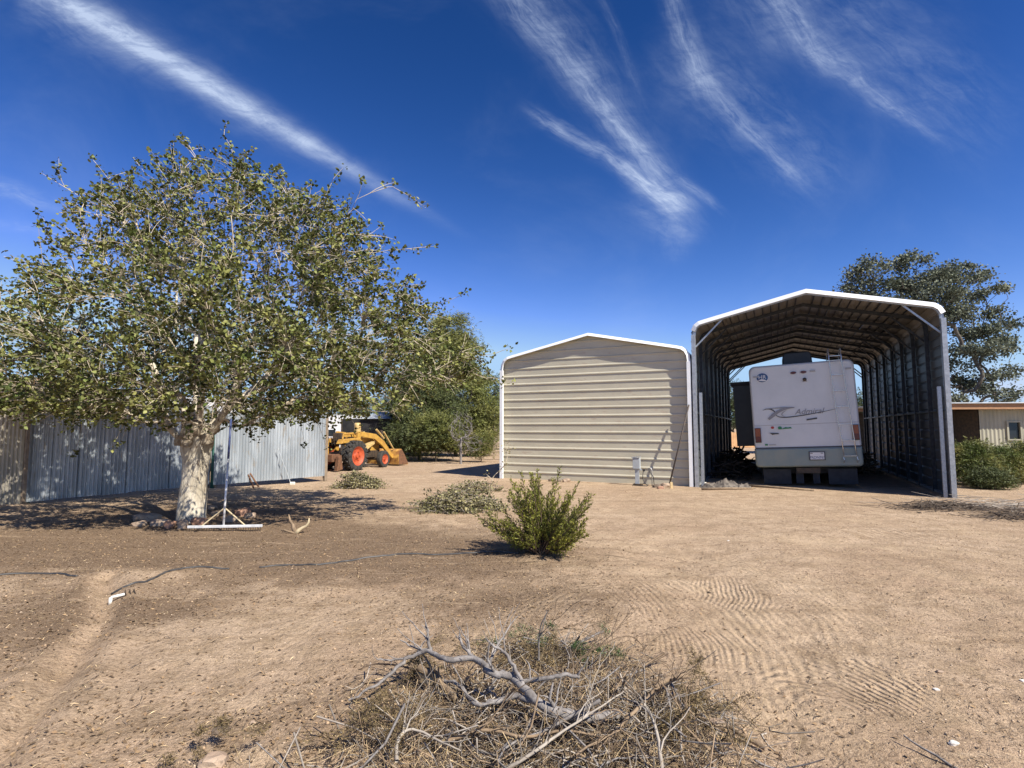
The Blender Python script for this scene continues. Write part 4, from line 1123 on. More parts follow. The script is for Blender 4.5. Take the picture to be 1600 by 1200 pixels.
# ------------------------------------------------------------------ foreground pile of dead wood
def wig(pts, n, rng, amp):
    pts = [np.array(p_, float) for p_ in pts]; out = []
    for i in range(len(pts)-1):
        p0, p1, p2, p3 = pts[max(i-1,0)], pts[i], pts[i+1], pts[min(i+2,len(pts)-1)]
        for k in range(n):
            u_ = k/n; out.append(.5*((2*p1)+(-p0+p2)*u_+(2*p0-5*p1+4*p2-p3)*u_*u_+(-p0+3*p1-3*p2+p3)*u_**3)+(rng.normal(0, amp, 3) if 0 < k else 0))
    out.append(pts[-1]); return np.array(out)
def dead_branch(label, spine, r0, r1, m_, seed, nside=9, side=.45, lift=.2, depth=2, name='dead_branch', extra=()):
    """spine: list of (px, py, height above ground)"""
    rng = np.random.RandomState(seed)
    pts = []
    for a, b_, h in spine: p_ = G(a, b_, h+.02); pts.append((p_.x, p_.y, p_.z+gz(p_.x, p_.y)*.6))
    o_ = np.array(pts[0]); chains = []
    main = wig(pts, 5, rng, r0*.13); R0 = np.linspace(r0, r1, len(main))*(1+rng.normal(0, .03, len(main)))
    chains.append((main, R0))
    for sp in extra:
        q_ = [(*G(a, b_, h+.02).xy, h+.02+gz(*G(a, b_, h).xy)*.6) for a, b_, h, *_ in sp[0]]
        w_ = wig(q_, 5, rng, sp[1]*.3); chains.append((w_, np.linspace(sp[1], sp[2], len(w_))))
    def sub(P_, R_, lev, cnt, L0):
        for _ in range(cnt):
            i = rng.randint(max(1, int(len(P_)*.15)), len(P_)-1); d = P_[i]-P_[i-1]; d /= np.linalg.norm(d)+1e-9
            s_ = rng.normal(0, 1, 3); s_[2] = abs(s_[2])*.8+lift; s_ /= np.linalg.norm(s_)
            dd = d*.7+s_*.75; L = L0*rng.uniform(.4, 1.1); k = 6; us = np.linspace(0, 1, k)[:, None]
            Q_ = P_[i]+dd*L*us+rng.normal(0, .25, 3)*L*us*us+np.cumsum(rng.normal(0, L*.035, (k, 3)), 0)*(us > 0)
            Q_[:, 2] = np.maximum(Q_[:, 2], .008)
            ra = R_[i]*rng.uniform(.38, .62); rb_ = np.linspace(ra, max(.0015, ra*.3), k)
            chains.append((Q_, rb_))
            if lev > 1: sub(Q_, rb_, lev-1, rng.randint(1, 4), L*.5)
    sub(main, R0, depth, nside, side)
    for sp in list(chains[1:1+len(extra)]): sub(sp[0], sp[1], 1, 3, side*.6)
    V_, F_ = tube_batch([(c_[0]-o_, c_[1]) for c_ in chains], 7)
    root = npmesh(name, V_, F_, m_, smooth=True, label=label, cat='branch', group='dead branches on the foreground brush pile')
    root.location = o_
    return root
dead_branch('thick forked grey dead branch arching over the foreground brush pile', [(972,1128,.06),(920,1130,.10),(880,1124,.13),(845,1108,.17),(820,1085,.20),(798,1068,.22),(768,1060,.24),(742,1040,.26),(700,1042,.25),(672,1030,.24),(640,1040,.20),(615,1062,.15),(585,1085,.10),(545,1105,.04)],
              .030, .006, 'deadgrey', 51, 6, .26, .25, 2,
            extra=(([(845,1108,.17),(812,1098,.16),(780,1106,.14),(745,1110,.12),(722,1085,.12),(690,1075,.10)], .018, .008), ([(742,1040,.26),(722,1020,.30),(718,1003,.33)], .012, .004), ([(672,1030,.24),(668,1008,.30),(665,985,.36)], .012, .004), ([(672,1030,.24),(650,1025,.24),(625,1012,.27)], .010, .003),
                   ([(820,1085,.20),(805,1058,.26),(790,1030,.32),(770,1018,.36),(760,1008,.38)], .012, .004), ([(798,1068,.22),(812,1075,.2),(850,1068,.24),(880,1062,.26),(905,1068,.24)], .013, .010), ([(640,1040,.2),(610,1045,.18),(588,1042,.2)], .008, .003)))
dead_branch('grey branch with a split pale yellow end under the big grey one', [(715,1105,.05),(695,1085,.08),(680,1068,.12),(655,1056,.14)], .022, .02, 'deadbrown', 52, 3, .2, .2, 1)
MB().tube([G(662,1060,.14), G(680,1064,.15), G(650,1050,.17)], [.03,.026,.004], 6).build('split_wood', 'split', label='bright yellow split wood end in the foreground brush pile', cat='wood')
dead_branch('long tan dead branch with a snapped end on the right of the pile', [(1072,1057,.20),(1040,1068,.20),(1022,1088,.18),(1010,1102,.15),(985,1128,.12),(960,1155,.08),(930,1185,.05)], .016, .006, 'deadbrown', 53, 7, .3, .2, 2)
dead_branch('short straight grey stick lying by the right end of the pile', [(1195,1165,.0),(1165,1150,.01),(1140,1136,.02)], .014, .01, 'deadbrown', 54, 1, .08, .1, 1)
dead_branch('thin upright grey branch rising behind the pile', [(842,1040,.1),(842,1010,.22),(846,985,.34),(858,962,.44)], .007, .002, 'deadgrey', 55, 3, .14, .3, 1)
dead_branch('pair of dark thin sticks pointing left from the pile', [(660,1062,.12),(620,1052,.10),(585,1048,.08),(560,1055,.06)], .007, .003, 'jstem', 56, 3, .12, .1, 1)
dead_branch('pale forked branch at the bottom right of the pile', [(1035,1215,.05),(1030,1170,.12),(1018,1130,.18),(1000,1100,.22)], .010, .004, 'twiggrey', 57, 6, .25, .2, 2)
dead_branch('curly grey twig cluster at the bottom left of the pile', [(620,1200,.08),(622,1165,.12),(645,1150,.14),(690,1168,.12),(720,1180,.08)], .009, .003, 'twiggrey', 58, 6, .2, .2, 2)
dead_branch('bent bare branch lying across the bottom of the pile', [(700,1165,.08),(760,1150,.11),(820,1160,.12),(880,1150,.12),(940,1162,.08)], .010, .004, 'twigbrown', 59, 7, .25, .2, 2)
dead_branch('wiry brown branch arching on the far side of the pile', [(880,1075,.1),(910,1035,.22),(950,1010,.3),(985,1000,.3),(1010,1020,.2)], .006, .002, 'twigbrown', 60, 12, .26, .25, 2)
dead_branch('wiry brown branch looping above the green sprigs', [(760,1050,.1),(800,1010,.2),(850,995,.26),(900,990,.25),(940,1000,.2)], .006, .002, 'twigbrown', 61, 12, .26, .2, 2)
dead_branch('brown branch on the right end of the pile by the flat stone', [(1110,1175,.03),(1080,1150,.1),(1060,1110,.15),(1050,1080,.2)], .009, .003, 'twigbrown', 62, 8, .25, .2, 2)
dead_branch('grey brown branch crossing the lower middle of the pile', [(780,1215,.05),(830,1185,.12),(880,1150,.16),(930,1120,.18),(975,1090,.2)], .009, .003, 'twiggrey', 63, 8, .25, .2, 2)

def pile_w(x, y):
    """how dense the heap of small wood is at a point"""
    s_ = 0
    for (a, b_, rx, ry, k) in ((830,1130,.62,.36,1.),(720,1150,.42,.25,.7),(970,1140,.42,.30,.9),(1060,1120,.24,.26,.6),(840,1035,.38,.26,.75),(590,1185,.34,.10,.4),(950,1050,.26,.28,.5),(860,1230,.80,.30,.9)):
        p_ = G(a, b_); s_ = s_+k*np.exp(-(((x-p_.x)/rx)**2+((y-p_.y)/ry)**2)*1.3)
    return s_
def twig_mat(n, seed, rmin, rmax, Lmin, Lmax, name, m_, hmax, flat_=.25, curve=.25, kseg=5, thr=0.):
    rng = np.random.RandomState(seed); tw = []
    while len(tw) < n:
        x, y = rng.uniform(-2.4, 2.2), rng.uniform(2.15, 4.9); wv_ = pile_w(x, y)
        if rng.rand() > wv_-thr: continue
        z = gz(x, y)+hmax*min(1, wv_)*rng.rand()**1.6+.004
        a = rng.uniform(0, 2*math.pi); d = np.array([math.cos(a), math.sin(a), rng.normal(0, flat_)]); L = rng.uniform(Lmin, Lmax)
        us = np.linspace(-.5, .5, kseg)[:, None]
        cv = rng.normal(0, curve, 3); P_ = np.array([x, y, z])+d*L*us+cv*L*us*us*2+np.cumsum(rng.normal(0, L*.02, (kseg, 3)), 0)
        P_[:, 2] = np.maximum(P_[:, 2], gh(P_[:, 0], P_[:, 1])+.002)
        r = rng.uniform(rmin, rmax)*rng.uniform(.6, 1); tw.append((P_, np.linspace(r, r*.4, kseg)))
    V_, F_ = tube_batch(tw, 4); npmesh(name, V_, F_, m_, smooth=True, kind='stuff')
twig_mat(1150, 71, .0015, .0045, .06, .34, 'brown_twigs', 'twigbrown', .08, .3, .6)
twig_mat(750, 72, .002, .0065, .08, .38, 'grey_twigs', 'twiggrey', .10, .25, .5)
twig_mat(70, 75, .006, .011, .20, .60, 'dead_sticks', 'deadgrey', .12, .18, .35, 7)
twig_mat(60, 76, .005, .010, .20, .50, 'dead_sticks', 'deadbrown', .10, .18, .35, 7)
twig_mat(2200, 73, .0010, .0022, .05, .28, 'dry_straw', 'straw', .05, .3, .6, 4)
twig_mat(2600, 74, .0009, .0024, .05, .25, 'shade_dark_twigs', 'shrubdark', .08, .4, .6, 4)  # dark twigs added to deepen the shadow in the pile's gaps
# green and brown sprigs left on the heap
def sprig_patch(name, pts, m_, seed, label, n=26, L0=.20):
    n = int(n*.33)
    rng = np.random.RandomState(seed); c_ = G(*pts); root = empty(name, (c_.x, c_.y, gz(c_.x, c_.y)), 0, label, 'sprig', 'green sprigs on the foreground brush pile')
    st = []; LPs = []
    for i in range(n):
        a = rng.uniform(0, 6.28); x, y = rng.normal(0, .10), rng.normal(0, .07); L = .8*L0*rng.uniform(.5, 1.2)
        d = np.array([math.cos(a), math.sin(a), rng.uniform(-.1, .7)]); us = np.linspace(0, 1, 5)[:, None]
        P_ = np.array([x, y, rng.uniform(.03, .16)])+d*L*us+np.array([0,0,-.3])*L*us*us; st.append((P_, np.linspace(.0025, .001, 5)))
        u_ = rng.uniform(0, 1, 190)[:, None]; LPs.append(P_[0]+d*L*u_+np.array([0,0,-.3])*L*u_*u_+rng.normal(0, .013, (190, 3)))
    V_, F_ = tube_batch(st, 3); npmesh('sprig_stems', V_, F_, 'jstem', root, kind='stuff')
    P_ = np.concatenate(LPs); P_[:, 2] = np.maximum(P_[:, 2], .004); V_, F_ = leaves(P_, .017, rng, .1, 'blade'); npmesh('sprig_leaves', V_, F_, m_, root)
dg = mat('fresh_sprig_green', (.035,.075,.018), (.06,.10,.025), 9, .6, island=.4)
yg = mat('dry_sprig_olive', (.115,.085,.038), (.19,.135,.06), 9, .8, island=.5)
sprig_patch('green_sprig', (822,1022), dg, 81, 'dark green needle sprig on the back left of the foreground pile')
sprig_patch('green_sprig', (925,1045), dg, 82, 'dark green needle sprig on the back right of the foreground pile')
sprig_patch('dry_sprig', (845,1060), yg, 83, 'olive brown dry sprig in the middle of the foreground pile', 40, .26)
sprig_patch('dry_sprig', (665,1090), yg, 84, 'olive brown dry sprig under the split yellow wood', 40, .24)
sprig_patch('dry_sprig', (1090,1112), yg, 85, 'olive brown dry sprig at the right end of the foreground pile', 44, .24)
sprig_patch('dry_sprig', (1080,1175), yg, 86, 'olive brown dry sprig at the bottom right of the foreground pile', 40, .22)
sprig_patch('dry_sprig', (600,1175), yg, 87, 'olive brown dry sprig at the lower left of the foreground pile', 50, .26)
sprig_patch('dry_sprig', (300,1190), yg, 88, 'olive dry grass tuft at the bottom of the bare dirt, left of the pile', 20, .10)

# ------------------------------------------------------------------ loose ground cover
def scatter(n, xr, yr, seed, dens):
    rng = np.random.RandomState(seed); out = []
    while sum(map(len, out)) < n:
        # denser towards the viewer, where single pieces can be seen
        y = yr[0]+(yr[1]-yr[0])*rng.rand(n)**1.9; x = rng.uniform(-1, 1, n)*(y*1.02+.6)
        k = (x > xr[0]) & (x < xr[1]); x, y = x[k], y[k]
        k = rng.rand(len(x)) < dens(x, y); out.append(np.stack([x[k], y[k]], 1))
    return np.concatenate(out)[:n]
def pebbles(name, n, seed, smin, smax, m_, dens, yr=(2.3, 15), flat_=.6):
    rng = np.random.RandomState(seed+1); P_ = scatter(n, (-14, 14), yr, seed, dens)
    z = gh(P_[:, 0], P_[:, 1]); s_ = (smin*(smax/smin)**(rng.rand(n)**2.2))
    L = np.array([(1,0,0),(-.2,.95,.0),(-.9,.1,0),(.1,-.9,0),(.05,.1,.8),(0,0,-.6)])
    Fi = np.array([(0,1,4),(1,2,4),(2,3,4),(3,0,4),(1,0,5),(2,1,5),(3,2,5),(0,3,5)])
    a = rng.uniform(0, 6.28, n); ca, sa = np.cos(a), np.sin(a)
    jit = 1+rng.uniform(-.3, .3, (n, 6))
    loc = L[None]*jit[:, :, None]*s_[:, None, None]; loc[:, :, 2] *= flat_
    Vx = loc[:,:,0]*ca[:,None]-loc[:,:,1]*sa[:,None]+P_[:,0,None]; Vy = loc[:,:,0]*sa[:,None]+loc[:,:,1]*ca[:,None]+P_[:,1,None]; Vz = loc[:,:,2]+z[:,None]+s_[:,None]*.12
    V_ = np.stack([Vx, Vy, Vz], -1).reshape(-1, 3); F_ = (np.arange(n)[:, None, None]*6+Fi[None]).reshape(-1, 3)
    npmesh(name, V_, F_, m_, kind='stuff', smooth=False)
pebbles('gravel', 9000, 91, .003, .012, 'pebble', lambda x, y: np.clip(.3+1.6*vnoise(x, y, .8, 87)+vnoise(x, y, .2, 88), .03, 1))
pebbles('dirt_clods', 9000, 92, .003, .015, 'clod', lambda x, y: np.clip(.15+.6*litter_at(x, y)+1.6*vnoise(x, y, .6, 77)+vnoise(x, y, .17, 78), 0.02, 1), flat_=.8)
def flakes(name, n, seed, size, m_, dens, yr=(2.3, 15), aspect=1.):
    rng = np.random.RandomState(seed+1); P_ = scatter(n, (-14, 14), yr, seed, dens)
    z = gh(P_[:, 0], P_[:, 1])+.005
    a = rng.uniform(0, 6.28, n); d = np.stack([np.cos(a), np.sin(a), rng.normal(0, .25, n)], 1); nn = np.stack([rng.normal(0,.35,n), rng.normal(0,.35,n), np.ones(n)], 1)
    b_ = np.cross(nn, d); b_ /= np.linalg.norm(b_, axis=1, keepdims=True); s_ = (size*rng.uniform(.4, 1.3, n))[:, None]; C = np.stack([P_[:,0], P_[:,1], z], 1)
    V_ = np.stack([C-d*s_*.5, C+b_*s_*.3*aspect+[0,0,.004], C+d*s_*.5, C-b_*s_*.3*aspect+[0,0,.004]], 1).reshape(-1, 3)
    npmesh(name, V_, np.arange(4*n).reshape(-1, 4), m_, kind='stuff')
flakes('leaf_litter', 15000, 93, .026, 'litter', lambda x, y: np.clip(.08+litter_at(x, y), 0, 1))
flakes('straw_bits', 7000, 94, .045, 'straw', lambda x, y: np.clip(.25+litter_at(x, y)*.7, 0, 1), aspect=.14)
flakes('twig_bits', 2200, 95, .08, 'shrubdark', lambda x, y: .7+0*x, aspect=.12)

# single stones one can pick out
for i, (px, py, s_, m_, lb) in enumerate(((1463,1076,.020,'whiterock','small white stone on the bare dirt right of the rake marks'), (1490,1168,.028,'whiterock','pale grey rounded stone near the bottom right corner'),
        (1468,1048,.026,'rock','flat grey stone on the right just above the small white one'), (1598,1056,.02,'whiterock','white stone at the right edge of the dirt'), (1138,845,.02,'whiterock','tiny white stone far out on the bare dirt'),
        (1118,1140,.060,'rock','flat tan stone at the right end of the foreground pile'), (333,1197,.075,'rock','rounded tan rock at the bottom edge left of the pile'), (345,1146,.05,'shrubdark','dark half buried rock above the bottom edge'),
        (395,1133,.02,'rock','small pale pebble on the swept dirt'), (1108,922,.022,'machine','small dark lump among the rake marks'))):
    p_ = G(px, py); me = rockmesh(s_, s_*.8, s_*.5, i+20, 2, .3); o_ = link('stone', me, m_, smooth=False, label=lb, cat='stone', group='loose stones on the dirt yard'); o_.location = (p_.x, p_.y, gz(p_.x, p_.y)+s_*.15)
# rocks round the trunk
for i, (px, py, a, b_, c_, m_, lb) in enumerate(((228,815,.26,.13,.10,'rock','long pale flat rock at the left end of the ring around the tree'), (247,822,.17,.11,.08,'rock','grey rock in front of the long pale rock by the tree'),
        (215,824,.12,.10,.06,'rock','small low rock at the outer left of the ring'), (262,826,.10,.09,.09,'redrock','brown blocky rock between the grey rock and the trunk'), (283,826,.09,.07,.12,'rock','upright grey wedge rock touching the trunk foot'),
        (308,822,.17,.12,.10,'redrock','rounded reddish rock at the foot of the trunk'), (336,806,.12,.10,.06,'rock','low rock behind the rake on the right of the trunk'), (358,816,.13,.09,.08,'rock','rock seen through the rake braces'),
        (374,806,.14,.10,.09,'redrock','dark reddish rock right of the rake handle'), (388,810,.12,.10,.07,'rock','pale rock at the right end of the ring'), (330,796,.11,.09,.05,'rock','pale flat rock behind the trunk on its right'), (384,800,.10,.08,.07,'redrock','small reddish rock behind the pale right rock'))):
    p_ = G(px, py); me = rockmesh(a, b_, c_, i+50, 2, .38); o_ = link('rock', me, m_, label=lb, cat='rock', group='rocks ringed around the big tree'); o_.location = (p_.x, p_.y+.05, gz(p_.x, p_.y)+c_*.45); o_.rotation_euler = (0, rnd.uniform(-.2,.2), rnd.uniform(-.5,.5))
# antler shaped piece of root
p_ = G(462,832); root = empty('root_stub', (p_.x, p_.y, gz(p_.x,p_.y)), 0, 'forked piece of dead root standing on the dirt right of the rake', 'root')
k = 9.0/860
MB().tube([(.02,0,-.02),(-.03,0,.07),(-.055,.02,.13),(-.10,.01,.20),(-.115,.0,.29)], [.040,.034,.024,.020,.006], 7).build('root_prong', 'deadbrown', root, smooth=True)
MB().tube([(.0,0,-.01),(.05,0,.05),(.10,.01,.085),(.16,.01,.115),(.195,.0,.17),(.20,.0,.23)], [.040,.030,.024,.020,.016,.007], 7).build('root_prong', 'brace', root, smooth=True)['label'] = 'pale cream prong'
MB().tube([(.0,-.02,.01),(-.10,-.03,.035),(-.17,-.02,.06),(-.20,-.02,.03)], [.02,.014,.010,.004], 7).build('root_prong', 'deadbrown', root, smooth=True)

# ------------------------------------------------------------------ landscape rake
bl, br_ = G(293,825,.05), G(410,823,.05); mid_ = (bl+br_)/2; rk = empty('landscape_rake', (mid_.x, mid_.y, 0), math.atan2(br_.y-bl.y, br_.x-bl.x), 'wide aluminium landscape rake leaning upright against the tree', 'rake')
hw_ = (br_-bl).length/2
MB().box(-hw_, hw_, -.018, .018, .045, .085).build('rake_head', 'alu', rk, bevel=.006)
for i in range(30):
    x = -hw_+.03+(2*hw_-.06)*i/29; MB().box(x-.004, x+.004, -.004, .004, -.03, .043).build('tine', 'machine', rk)
top = A(361,655,mid_.y+.25); e_ = rk.matrix_basis.inverted() @ top; x0 = (G(352,823,.05).x-mid_.x)
p0 = Vector((x0, 0, .06)); p1 = p0+(e_-p0)*.30; p2 = p0+(e_-p0)*.62
MB().tube([p0, p1, p2], .017, 8).build('handle', 'alu', rk, smooth=True)
MB().tube([p2, e_], .0175, 8).build('grip', 'bluegrip', rk, smooth=True)
for s_ in (-1, 1): MB().tube([p0+(e_-p0)*.17, (x0+s_*.33, 0, .07)], .011, 6).build('brace', 'brace', rk)

# ------------------------------------------------------------------ black hose lying in three pieces
for k, (pts, lb) in enumerate(((((-40,908),(30,898),(75,897),(105,902),(120,905)), 'black hose piece at the left edge above the dug furrow'),
        (((175,925),(205,922),(240,913),(262,903),(300,895),(335,893),(358,892)), 'middle piece of black hose running from the white pipe fitting'),
        (((405,886),(450,883),(500,884),(540,877),(600,869),(660,866),(720,865),(770,864),(810,868)), 'longest piece of black hose leading to the juniper bush'))):
    P_ = [G(a, b_) for a, b_ in pts]; P_ = wig([(p_.x, p_.y, 0) for p_ in P_], 6, np.random.RandomState(k), .004); P_[:, 2] = gh(P_[:, 0], P_[:, 1])+.006
    MB().tube([Vector(p_) for p_ in P_], .0125, 8).build('irrigation_hose', 'hose', smooth=True, label=lb, cat='hose', group='pieces of black irrigation hose')
p_ = G(183,938); pv = empty('pipe_fitting', (p_.x, p_.y, gz(p_.x,p_.y)), .4, 'white plastic pipe fitting lying at the end of the furrow', 'pipe fitting')
MB().tube([(-.05,0,.03),(.05,.03,.04)], .013, 10).build('pipe_body', 'pvc', pv, smooth=True)
MB().tube([(-.05,0,.03),(-.055,0,-.04)], .015, 10).build('pipe_elbow', 'pvc', pv, smooth=True)
for i in range(3): MB().tube([(.03+.03*i,.06,.0),(.04+.035*i,.10,.06),(.06+.04*i,.03,.02)], .006, 5).build('tubing', 'machine', pv)

# ------------------------------------------------------------------ things against the buildings
def onwall(px, py, off=.2):          # a ground point near the building line
    return G(px, py)
p_ = G(996,758.5); up_ = empty('utility_pedestal', (p_.x, p_.y, 0), AZ, 'grey electrical box on a short post in front of the tan garage', 'electrical box')
MB().box(-.055, .055, -.03, .03, -.1, .70).build('post', 'boxgrey', up_)
MB().box(-.11, .09, -.07, .05, .46, .76).build('meter_box', 'boxgrey', up_, bevel=.008)
MB().prism([(-.14,.76),(.10,.78),(.10,.80),(-.13,.79)], -.09, .06).build('box_lid', 'galv', up_)
MB().box(-.115, -.10, -.04, .03, .50, .72).build('breaker_panel', 'black', up_)
MB().box(.07, .13, -.03, .01, .42, .46).build('outlet', 'boxgrey', up_)
MB().lathe([(0,-.02),(.03,-.02),(.03,.02),(0,.02)], 10, Matrix.Translation((.19,0,.42))).build('plug', 'black', up_)
MB().tube([(.12,0,.44),(.17,0,.42),(.15,-.03,.2),(.22,-.05,.06),(.32,-.1,.03),(.30,-.2,.02),(.1,-.22,.02),(-.1,-.15,.02)], .010, 6).build('power_cable', 'black', up_, smooth=True)
MB().box(-.10,.14,-.10,.08,-.05,.05).build('footing', 'machine', up_)
p_ = G(1019,759.5); st_ = empty('standpipe', (p_.x, p_.y, 0), AZ, 'thin grey bent standpipe between the electrical box and the leaning pole', 'pipe')
MB().tube([(0,0,-.05),(0,0,.42),(-.02,-.02,.48),(-.08,-.02,.48)], .014, 8).build('pipe_riser', 'galv', st_, smooth=True)
MB().tube([(-.08,-.02,.48),(-.06,-.03,.40),(.05,-.05,.25),(.07,-.08,.02)], .010, 6).build('pipe_hose', 'black', st_, smooth=True)
a = G(1045,761); b_ = O+U*(WG-.03)+N*(-.06); b_.z = 2.22
MB().tube([a, b_], .020, 8).build('leaning_pole', 'poleblack', smooth=True, label='long dark pole leaning against the corner between the garage and the shelter', cat='pole')
for i, (px, py, s_, lb, m_) in enumerate(((1040,761,.13,'tan rock beside the foot of the leaning pole','rock'), (1026,762,.11,'dark clod heap left of the leaning pole','shrubdark'), (1032,764,.09,'low brown rock before the leaning pole','redrock'), (885,753,.12,'tan rock at the base of the garage wall','rock'), (862,752,.10,'dark rock at the base of the garage wall','shrubdark'), (873,753,.07,'small dark rock between the two rocks by the garage wall','shrubdark'), (1100,757,.08,'broken block at the left foot of the shelter','whiterock'))):
    p_ = G(px, py); me = rockmesh(s_*1.2, s_, s_*.7, i+80, 2, .35); o_ = link('rock', me, m_, label=lb, cat='rock', group='rocks along the building fronts'); o_.location = (p_.x, p_.y, s_*.25)
p_ = G(1049,763); MB().box(p_.x-.03, p_.x+.03, p_.y-.03, p_.y+.03, -.05, .16).build('wood_stake', 'split', label='short pale stake by the foot of the leaning pole', cat='stake')
# tarp and pipe bundle at the shelter's left foot
p_ = G(1130,762); tarp = empty('crumpled_tarp', (p_.x, p_.y, 0), 0, 'crumpled dusty grey tarp lying at the left foot of the shelter', 'tarp')
gxs = np.linspace(-.62, .78, 84); gys = np.linspace(-.28, .34, 42); XX, YY = np.meshgrid(gxs, gys)
rid = 1-np.abs(2*vnoise(XX+.5*YY, YY, .19, 5))*1.6; rid2 = 1-np.abs(2*vnoise(XX-.7*YY, YY+.3*XX, .09, 6))*1.6
ZZ = .01+.19*np.exp(-((XX-.02)/.24)**2-((YY-.10)/.20)**2)*(.55+.5*rid)+.10*np.exp(-((XX-.45)/.28)**2-((YY+.02)/.13)**2)*(.5+.6*rid)+.08*np.exp(-((XX+.42)/.12)**2-((YY-.0)/.16)**2)+.045*rid*rid2+.02*rid2
ZZ = ZZ*np.clip((1-np.maximum(np.abs(XX-.08)/.70, np.abs(YY-.03)/.31))*5, 0, 1)
V_ = np.stack([XX+.05*vnoise(XX*1.0, YY, .1, 8), YY+.06*vnoise(XX, YY, .12, 7), ZZ], -1).reshape(-1, 3); i_ = np.arange(83)[None]+np.arange(41)[:, None]*84
npmesh('tarp_cloth', V_, np.stack([i_, i_+1, i_+85, i_+84], -1).reshape(-1, 4), 'tarp', tarp, smooth=True)
for k, (q0, q1, r, m_, lb) in enumerate((((1097,766),(1178,765),.032,'deadbrown','brown log lying along the front of the crumpled tarp'), ((1150,759),(1272,768),.03,'deadbrown','long thin dark pole lying across the shelter opening'))):
    a, b_ = G(*q0), G(*q1); MB().tube([a+Vector((0,0,r)), (a+b_)/2+Vector((0,.05,r)), b_+Vector((0,0,r))], [r, r*.9, r*.6], 8).build('fallen_pole', m_, smooth=True, label=lb, cat='pole')
# heaps along the insides of the shelter
def heap(name, c_, rx, ry, h, n, label, seed, m_='shrubdark', r=.03):
    rng = np.random.RandomState(seed); tw = []
    root = empty(name, (c_.x, c_.y, 0), AZ, label, 'wood pile')
    for i in range(n):
        x, y = rng.uniform(-rx, rx), rng.uniform(-ry, ry); z = h*(1-(x/rx)**2)*(1-.6*(y/ry)**2)*rng.rand()+.03
        a_ = rng.uniform(0, 3.14); L = rng.uniform(.3, .9); d = np.array([math.cos(a_), math.sin(a_), rng.normal(0, .35)]); us = np.linspace(-.5, .5, 4)[:, None]
        P_ = np.array([x, y, z])+d*L*us+rng.normal(0, .03, (4, 3)); P_[:, 2] = np.maximum(P_[:, 2], .02); rr_ = rng.uniform(.4, 1.2)*r
        tw.append((P_, np.full(4, rr_)))
    V_, F_ = tube_batch(tw, 5); npmesh('pile_wood', V_, F_, m_, root, kind='stuff')
heap('scrap_wood_pile', OS+U*.62+N*6.0, .50, 3.2, .95, 240, 'dark heap of scrap wood along the left wall inside the shelter', 101)
heap('scrap_wood_pile', OS+U*4.75+N*9.0, .45, 2.6, .9, 170, 'heap of broken wood along the right wall inside the shelter', 102, 'deadbrown')
# dry brush on the ground right of the shelter
for k, (px, py, lb) in enumerate(((1470,795,'flat heap of dry dark brush before the right post of the shelter'), (1555,792,'scattered pale dry branches on the dirt at the right'), (1625,810,'dark brush heap at the right edge'))):
    rng = np.random.RandomState(110+k); c_ = G(px, py); root = empty('dry_brush', (c_.x, c_.y, 0), 0, lb, 'brush', 'dry brush on the ground right of the shelter')
    tw = []
    for i in range(240 if k != 1 else 110):
        x, y = rng.normal(0, .5 if k != 1 else .9), rng.normal(0, .22 if k != 1 else .5); L = rng.uniform(.2, .8 if k != 1 else 1.4); a_ = rng.normal(0, .5)+(0 if rng.rand() < .5 else math.pi); us = np.linspace(-.5, .5, 5)[:, None]
        P_ = np.array([x, y, .02+.10*rng.rand()*math.exp(-x*x*2)])+np.array([math.cos(a_), math.sin(a_), rng.normal(0,.1)])*L*us+rng.normal(0, .012, (5, 3)); P_[:, 2] = np.maximum(P_[:, 2], .008)
        tw.append((P_, np.full(5, rng.uniform(.003, .008))))
    V_, F_ = tube_batch(tw, 4); npmesh('dry_sticks', V_, F_, 'shrubdark' if k != 1 else 'twiggrey', root)

# ------------------------------------------------------------------ backhoe loader
rwp = G(553.8,735); LH = math.atan2(1.67, .69)      # heading
ldr = empty('backhoe_loader', (rwp.x, rwp.y, 0), LH, 'old yellow backhoe loader with orange wheels and raised rusty bucket arms', 'loader')
